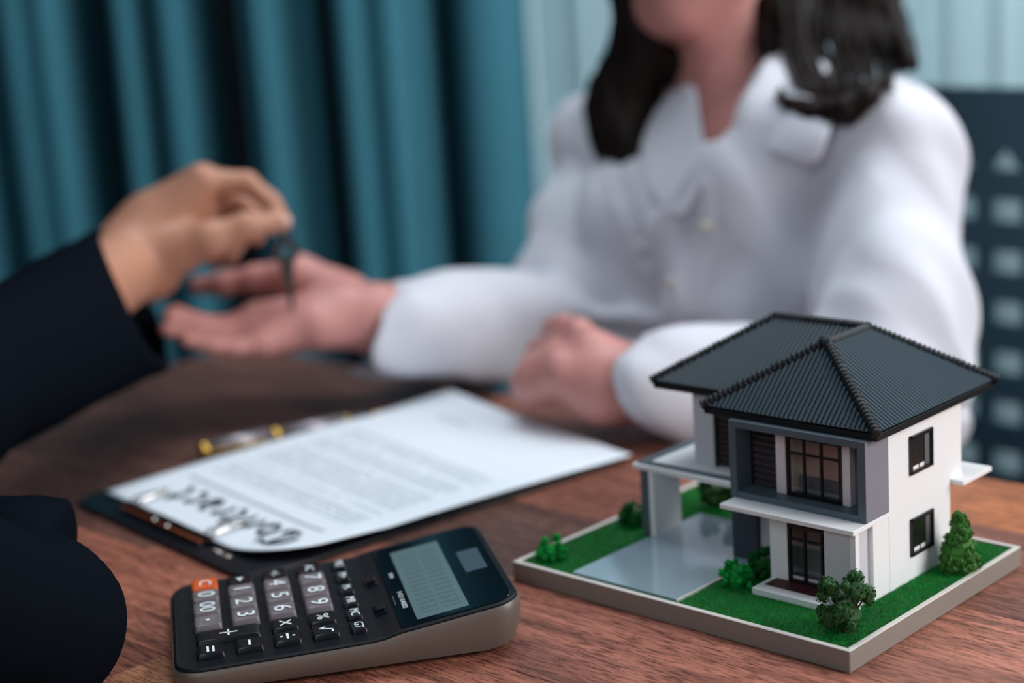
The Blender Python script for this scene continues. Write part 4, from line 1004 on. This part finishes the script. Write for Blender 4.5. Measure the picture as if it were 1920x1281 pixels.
# trousers
tr = Field(); tr.ell(hip+np.array([0, 0, 1.0]), (17, 11.5, 11.5), 3, Rt)
for q_ in (-1, 1):
    hj = hip+lat*8*q_; kn = hj+fwd*38+np.array([0, 0, -1.0])+lat*2*q_; an = kn+np.array([0, 0, -39.0])+fwd*2; an[2] = -TZ+7.5
    tr.cap(hj, kn, 8.2, 6.2, 2); tr.cap(kn, an+np.array([0, 0, 2]), 6.0, 4.6, 1.5)
tr.build('trousers', M['trousers'], wm, wo, h=0.6)
# hair
hf = Field()
hf.ell(HP(0, -1.6, 3.2), np.array([8.9, 10.2, 9.6]), 1.5, Rh)
hf.ell(HP(0, 8.4, -2.5), (6.3, 6.6, 10.2), 1.0, Rh, op='s')
r_ = random.Random(2)
def lock(pts, rads, k=0.5):
    q = [at(*p) for p in pts]; hf.chain(q, rads, k)
# lock masses falling over her right shoulder (image left)
lock([(1210, -220, 141), (1205, -60, 141), (1215, 60, 141), (1175, 170, 143.5), (1165, 250, 143), (1200, 315, 141.5)], (3.2, 3.2, 2.8, 2.9, 2.5, 1.5), 1.0)
lock([(1250, -200, 148), (1245, 0, 149), (1240, 130, 148), (1215, 220, 145), (1225, 300, 142)], (3.6, 3.6, 3.0, 2.4, 1.3), 1.0)
lock([(1150, 130, 144), (1132, 200, 144), (1150, 270, 143.5), (1185, 325, 142)], (1.0, 1.6, 1.5, 0.8), 0.8)
lock([(1268, -40, 146), (1262, 60, 146), (1290, 130, 141.5), (1306, 200, 141), (1316, 262, 140.5)], (2.6, 1.9, 1.9, 1.4, 0.5), 0.8)
lock([(1270, 0, 150), (1285, 120, 151), (1265, 220, 148)], (3.5, 2.4, 1.2), 1.0)
# back mass and her left shoulder (image right)
lock([(1480, -200, 146), (1500, -60, 147), (1480, 60, 145), (1440, 140, 142), (1470, 200, 137)], (4.6, 4.4, 3.0, 2.0, 1.0), 1.0)
lock([(1560, -200, 150), (1610, -40, 150), (1650, 60, 148), (1690, 120, 143)], (4.0, 3.6, 2.4, 0.9), 1.0)
def lay(px, py, off):   # a point just above the shirt
    t = st.hit(px, py, crease); return ((t if t else 138.0)-off)
lock([(1455, -80, 141), (1448, 20, 138), (1444, 90, 136), (1448, 150, 134.5), (1468, 190, lay(1468, 190, 1.0))], (2.4, 1.7, 1.1, 0.7, 0.35), 0.4)
strands = MB()
for i in range(90):
    a = r_.random(); x0 = 1458+a*236; j1, j2, j3 = r_.uniform(-14, 14), r_.uniform(-12, 12), r_.uniform(-12, 10)
    dens = 1.0 if a < 0.15 or a > 0.62 else 0.6
    if r_.random() > dens: continue
    pts = [(x0-10, -60, 142), (x0+4-10*a, 0, None), (x0+8-26*a+j1, 60, None), (x0+16-34*a+j2, 112, 0.6), (x0+36-56*a+j2, 158-10*a+j3, 0.7), (x0+62-84*a+j3, 182-18*a+j3, 0.8), (x0+92-108*a, 188-30*a+j3, 0.7)]
    t3 = lay(pts[3][0], pts[3][1], 0.6); P_ = []
    for n_, (x_, y_, o_) in enumerate(pts):
        t = 142 if n_ == 0 else (min(141, t3+3.5) if n_ == 1 else (min(139.5, t3+1.2) if n_ == 2 else lay(x_, y_, o_+0.5*r_.random())))
        P_.append(np.array(at(x_, y_, t)))
    C_ = []
    for n_ in range(len(P_)-1):
        p0, p1, p2, p3 = P_[max(n_-1, 0)], P_[n_], P_[n_+1], P_[min(n_+2, len(P_)-1)]
        for t in (0, .25, .5, .75): C_.append(0.5*((2*p1)+(-p0+p2)*t+(2*p0-5*p1+4*p2-p3)*t*t+(-p0+3*p1-3*p2+p3)*t**3)-np.array(wo))
    w0 = r_.uniform(0.16, 0.34); strands.tube(C_, [w0*(1.3-1.1*k_/len(C_)) for k_ in range(len(C_))], 6)
strands.build('hair_strands', M['hair'], wm, smooth=True, kind='stuff', label='loose dark brown strands over her left shoulder')
lock([(1500, -80, 144), (1520, -20, 143), (1535, 30, 141.5)], (3.0, 2.2, 0.8), 1.0); lock([(1600, -80, 144), (1625, 10, 142), (1650, 70, 139.5)], (2.6, 2.0, 0.7), 1.0)
lock([(1480, 196, lay(1480, 196, 1)), (1530, 214, lay(1530, 214, 1)), (1590, 205, lay(1590, 205, 1)), (1630, 180, lay(1630, 180, 1)), (1660, 150, lay(1660, 150, .6))], (0.6, 1.1, 1.1, 0.8, 0.3), 0.4)
lock([(1640, -60, 142), (1660, 30, 141), (1690, 80, 139), (1712, 122, lay(1690, 150, 0.5))], (1.6, 1.4, 1.0, 0.4), 0.4)
Ah = np.array([0.7, -0.7, 0.0])
hf.build('hair', M['hair'], wm, wo, h=0.3, disp=lambda P: 0.16*np.sin(P[..., 0]*3.4+0.9*np.sin(P[..., 2]*0.25))*np.sin(P[..., 1]*2.9+0.8*np.sin(P[..., 2]*0.21)))

# ------------------------------------------------------------------ man
mo = (-60.0, 78.0, -TZ)
mn_ = empty('person', mo)
tag(mn_, 'man in a black suit reaching in from the left with a key', 'person')
msL, msR = np.array([-63.0, 99.0, 24.0]), np.array([-44.0, 59.0, 24.0])
meL, mwL = at(-150, 770, 104), at(262, 482, 130); meR = np.array([-24.2, 80.2, 4.9])
mc = (msL+msR)/2; mF = np.array([0.9, 0.43, 0.0]); mx_ = (msL-msR)/np.linalg.norm(msL-msR); mF = np.cross(mx_, [0, 0, 1.0]); mF = mF if mF[0] > 0 else -mF
Rm_ = np.stack([mx_, mF, np.cross(mx_, mF)], 1)
mh = mc+np.array([1.5, 1, 22.0]); Rhm = basis((0.85, 0.5, -0.12))
ms = Field()
ms.ell(mc+np.array([0, 0, -12]), (17, 10, 17), 3, Rm_); ms.ell(mc+np.array([0, 0, -32]), (15, 10, 15), 3, Rm_); ms.cap(msL, msR, 5.2, 5.2, 3)
ms.cap(mc, mh+Rhm@np.array([0, -2, -6]), 5.8, 5.6, 2); MP = head(ms, mh, Rhm, 1.0)
ms.cap(msL, meL, 4.8, 4, 1.5); ms.cap(meL, mwL, 4.0, 2.75, 1); 
mwR = np.array([-44.0, 92.0, 5.0])
ms.cap(msR, meR+np.array([-3, -2, 1]), 4.6, 3.4, 1.5); ms.cap(meR+np.array([-3, -1, 0.5]), mwR, 3.3, 2.6, 1)
# resting hand (outside the frame)
for i in range(4): b0 = mwR+np.array([-5.5, 5.0+1.0*i-2, -1.2]); ms.cap(mwR, b0, 2.2, 1.1, 1.0); ms.chain([b0, b0+np.array([-3.5, 1.6, -0.3]), b0+np.array([-6.0, 2.6, -1.0])], (1.0, .85, .65), 0.3)
ms.chain([mwR, mwR+np.array([-2.0, -3.6, -1.2]), mwR+np.array([-5.5, -4.8, -1.8])], (2.0, 1.2, .8), 0.6)
ml = {'i': ([(380, 342, 129.3), (462, 342, 129.8), (508, 380, 129.4), (531, 414, 129.1)], (1.1, .86, .78, .62)), 'm': ([(372, 348, 131.3), (446, 374, 133.3), (488, 408, 132.4), (480, 446, 131.2)], (1.1, .92, .82, .66)),
      'r': ([(366, 362, 133.2), (432, 402, 134.6), (447, 448, 134), (430, 482, 132.6)], (1.05, .88, .78, .66)), 'p': ([(356, 384, 135), (404, 430, 136), (414, 466, 135.4), (400, 490, 134.2)], (.95, .74, .68, .58))}
for n_, (pts, rad) in ml.items():
    q = [at(*p) for p in pts]; ms.cap(mwL, q[0], 2.7, rad[0]+0.35, 1.6); ms.chain(q, rad, 0.3)
ms.cap(at(300, 430, 131), at(350, 400, 131.5), 3.0, 2.3, 1.5)
ms.chain([at(*p) for p in ((300, 478, 128.6), (392, 450, 127.6), (462, 425, 128.0), (526, 420, 128.6))], (2.3, 1.32, 1.0, .66), 0.7)
mhip = mc+np.array([0, 0, -46.0])
for q_ in (-1, 1):
    hj = mhip+mx_*9*q_; kn = hj+mF*40; an = kn+np.array([0, 0, -38.0]); an[2] = -TZ+8
    ms.cap(hj, kn, 7.5, 5.5, 3); ms.cap(kn, an, 5.2, 3.4, 1.5); ms.cap(an, an+mF*15+np.array([0, 0, -4.8]), 3.4, 2.6, 1)
ms.build('body', M['skin_m'], mn_, mo, h=0.3)
face_parts(mn_, mo, MP, Rhm, 1.0, 'lips_m')
MB().ball(tuple(at(536, 415, 128.2)-np.array(mo)), (0.42, 0.25, 0.35), 10).build('thumbnail', M['nail'], mn_, smooth=True)
hm = Field(); hm.ell(MP(0, -1.4, 3.4), (8.4, 9.9, 8.8), 1.0, Rhm); hm.ell(MP(0, 9.5, -2.5), (8.5, 7.4, 8.4), 0.8, Rhm, op='s'); hm.ell(MP(0, 0, -10), (12, 12, 7.5), 0.8, Rhm, op='s')
hm.build('hair', M['hair'], mn_, mo, h=0.45)
# suit jacket
su = Field()
su.ell(mc+np.array([0, 0, -12]), (19, 12.5, 18), 4, Rm_); su.ell(mc+np.array([0, 0, -34]), (17.5, 13, 20), 4, Rm_); su.cap(msL, msR, 6.6, 6.6, 4); su.cap(mc+np.array([0, 0, 2]), mc+np.array([0, 0, 6]), 7, 6.2, 2)
dm = (mwL-meL)/np.linalg.norm(mwL-meL); cuf = at(240, 562, 126.0)
cp0, cp1 = at(190, 428, 127), at(314, 690, 125); vd = ray(250, 560); cn = np.cross(cp1-cp0, vd+np.array([0.12, 0, 0])); cn /= np.linalg.norm(cn); cn = cn if cn[0] > 0 else -cn
cuf = (cp0+cp1)/2
su.cap(msL, meL, 6.6, 5.4, 2); su.cap(meL, cuf, 4.9, 5.6, 1.5); su.cap(cuf, cuf+dm*6, 5.7, 5.7, 1)
su.cyl(cuf, cuf+cn*16, 11, 0.15); su.cap(cuf-dm*3, cuf+dm*4, 4.6, 5.0, 0.3, op='s')
su.cap(mc+np.array([0, 0, 5]), mc+np.array([0, 0, 14]), 5.9, 7.5, 0.4, op='s')
ctrb = at(62, 1172, 83.0)
su.cap(msR, ctrb+np.array([-1.5, -3, 2]), 6.8, 4.3, 2); su.ell(ctrb, (4.3, 4.2, 4.3), 0.6)
fa, fb = at(118, 1025, 88.5), at(-330, 1010, 100)
su.cap(ctrb, at(30, 1060, 86), 4.2, 3.2, 0.5); su.cap(at(-60, 1050, 88), at(60, 1030, 88), 2.9, 2.7, 0.5); su.cap(at(30, 1030, 88), at(190, 1024, 88), 2.55, 2.45, 0.5)
su.cap(at(-60, 1080, 88), mwR+np.array([1.5, -1, 0]), 4.0, 3.6, 1.0)
dq = (at(190, 1024, 88)-at(30, 1030, 88)); dq /= np.linalg.norm(dq)
su.cyl(at(131, 1010, 88), at(131, 1010, 88)+dq*8, 4.2, 0.12)
su.cyl(mc+np.array([0, 0, -50]), mc+np.array([0, 0, -80]), 30, 0.4)
g3 = folds(0.10, 0.45, 9)
so = su.build('suit_jacket', M['suit'], mn_, mo, h=0.35, disp=g3)
tr = Field(); tr.ell(mhip, (18, 13, 12), 3, Rm_)
for q_ in (-1, 1):
    hj = mhip+mx_*9*q_; kn = hj+mF*40; an = kn+np.array([0, 0, -38.0]); an[2] = -TZ+10
    tr.cap(hj, kn, 8.6, 6.8, 3); tr.cap(kn, an, 6.4, 5.0, 1.5)
tr.build('trousers', M['suit'], mn_, mo, h=0.7)

# ------------------------------------------------------------------ key between the hands
kp = at(531, 418, 128.6)
kk = empty('door_key', tuple(kp), R(25))
tag(kk, 'dark steel door key hanging from the fingertips above the open palm', 'key')
bw = MB(); n = 28
vs = []; 
for z in (-0.13, 0.13):
    for rr in (0.85, 0.34):
        for i in range(n): a = 2*math.pi*i/n; vs.append((rr*math.cos(a)*1.15, z, -2.2+rr*math.sin(a)*1.15))
fs = []
for i in range(n):
    j = (i+1) % n; fs += [(i, j, n+j, n+i), (2*n+i, 3*n+i, 3*n+j, 2*n+j), (i, 2*n+i, 2*n+j, j), (n+i, n+j, 3*n+j, 3*n+i)]
bw.add(vs, fs).build('bow', M['key'], kk)
bl = MB(); pr = [(-0.55, -3.0), (-0.46, -4.0), (-0.36, -4.2), (-0.38, -4.5), (-0.28, -4.7), (-0.3, -5.1), (-0.2, -5.3), (-0.24, -5.7), (-0.12, -6.0), (-0.1, -6.6), (0.08, -6.8), (0.2, -6.5), (0.3, -5.0), (0.5, -3.0)]
m_ = len(pr); bl.add([(a, -0.11, b) for a, b in pr]+[(a, 0.11, b) for a, b in pr], [tuple(range(m_)), tuple(range(m_, 2*m_))[::-1]]+[(i, m_+i, m_+(i+1) % m_, (i+1) % m_) for i in range(m_)]).build('blade', M['key'], kk)
MB().tube([(0.05*math.cos(0), 0, -0.1)]+[(0.75*math.sin(a), 0.1, -0.95-0.78*math.cos(a)*-1*-1) for a in np.linspace(0.15, 2*math.pi-0.15, 20)], 0.1, 8, cap=True).build('key_ring', M['keyhead'], kk, smooth=True)
MB().box(-0.35, 0.35, -0.12, 0.12, -1.5, -0.2).build('tab', M['keyhead'], kk, bevel=0.1, smooth=True, label='dark blue tab at the key head')

# ------------------------------------------------------------------ office chair behind the woman
chn = np.array([0.70, 0.717, 0.0]); cho = np.array([22.0, 146, 0])+chn*21
oc = empty('office_chair', (cho[0], cho[1], -TZ), math.atan2(chn[0]*-1, chn[1])*1.0)
tag(oc, 'dark teal office chair with a slotted plastic back behind the woman', 'chair')
def lining():
    m = bpy.data.materials.new('chair_mesh_fabric'); m.use_nodes = True; nt = m.node_tree; b = nt.nodes['Principled BSDF']; b.inputs['Base Color'].default_value = lin((70, 100, 114)); b.inputs['Roughness'].default_value = 0.9
    t = nt.nodes.new('ShaderNodeBsdfTransparent'); mx = nt.nodes.new('ShaderNodeMixShader'); mx.inputs[0].default_value = 0.45
    nt.links.new(t.outputs[0], mx.inputs[1]); nt.links.new(b.outputs[0], mx.inputs[2]); nt.links.new(mx.outputs[0], nt.nodes['Material Output'].inputs[0]); return m
M['lining'] = lining()
def chair():
    pw, ph = 4.9, 4.75; nc, nr = 10, 11; top = 93.4; mb = MB(); idx = {}
    xs = []; 
    for c in range(nc):
        x0 = (c-nc/2)*pw; xs += [x0, x0+0.85, x0+pw-0.85]
    xs.append(nc/2*pw); zs = []
    for r_ in range(nr):
        z0 = top-4.0-r_*ph; zs += [z0, z0-1.35, z0-ph+1.35]
    zs.append(top-4.0-nr*ph); zs = [top, top-2.0]+zs
    def vid(i, j):
        if (i, j) not in idx:
            x = xs[i]; z = zs[j]; idx[(i, j)] = len(mb.v); mb.v.append((x, -(x*x)*0.006+1.2*math.sin((z-40)*0.05), z))
        return idx[(i, j)]
    for i in range(len(xs)-1):
        for j in range(len(zs)-1):
            hole = (i % 3 == 1) and (j >= 2) and ((j-2) % 3 == 1)
            if hole:
                if j == 3:   # the first row of openings is triangular
                    a, b, c, d = vid(i, j), vid(i+1, j), vid(i+1, j+1), vid(i, j+1)
                    pa, pb = np.array(mb.v[a]), np.array(mb.v[b]); mb.v.append(tuple((pa+pb)/2)); m_ = len(mb.v)-1
                    mb.f += [(a, m_, d), (m_, b, c)]
                continue
            mb.f.append((vid(i, j), vid(i+1, j), vid(i+1, j+1), vid(i, j+1)))
    mb.build('back_panel', M['chairplastic'], oc, solid=0.5, smooth=False)
    ln = MB(); K = 12
    ln.add([(xs[0]+(xs[-1]-xs[0])*i/K, -((xs[0]+(xs[-1]-xs[0])*i/K)**2)*0.006+1.2*math.sin((z-40)*0.05)+0.5, z) for z in np.linspace(zs[-1], zs[0], 9) for i in range(K+1)], [(j*(K+1)+i, j*(K+1)+i+1, (j+1)*(K+1)+i+1, (j+1)*(K+1)+i) for j in range(8) for i in range(K)])
    ln.build('mesh_lining', M['lining'], oc, smooth=True)
    MB().prism(rounded(-24, 24, -46, -2, 6, 5), 37, 41).build('seat', M['chairplastic'], oc, bevel=1.0, smooth=True)
    MB().tube([(0, -20, 42), (0, -20, 12)], [3, 3], 14).build('gas_post', M['chairmetal'], oc, smooth=True)
    MB().tube([(0, -20, 41), (0, -3, 41), (0, 1.5, 45), (0, 1.5, 60)], [2, 2, 2, 1.6], 10).build('back_support', M['chairmetal'], oc, smooth=True)
    for k in range(5):
        a = 2*math.pi*k/5+0.3; x, y = 27*math.cos(a), -20+27*math.sin(a)
        MB().tube([(0, -20, 12), (x, y, 7)], [2.4, 1.6], 8).build('base_arm', M['chairmetal'], oc, smooth=True)
        MB().tube([(x-1.2, y, 3), (x+1.2, y, 3)], 3.0, 14).build('caster', M['keyblack'], oc, smooth=True)
chair()
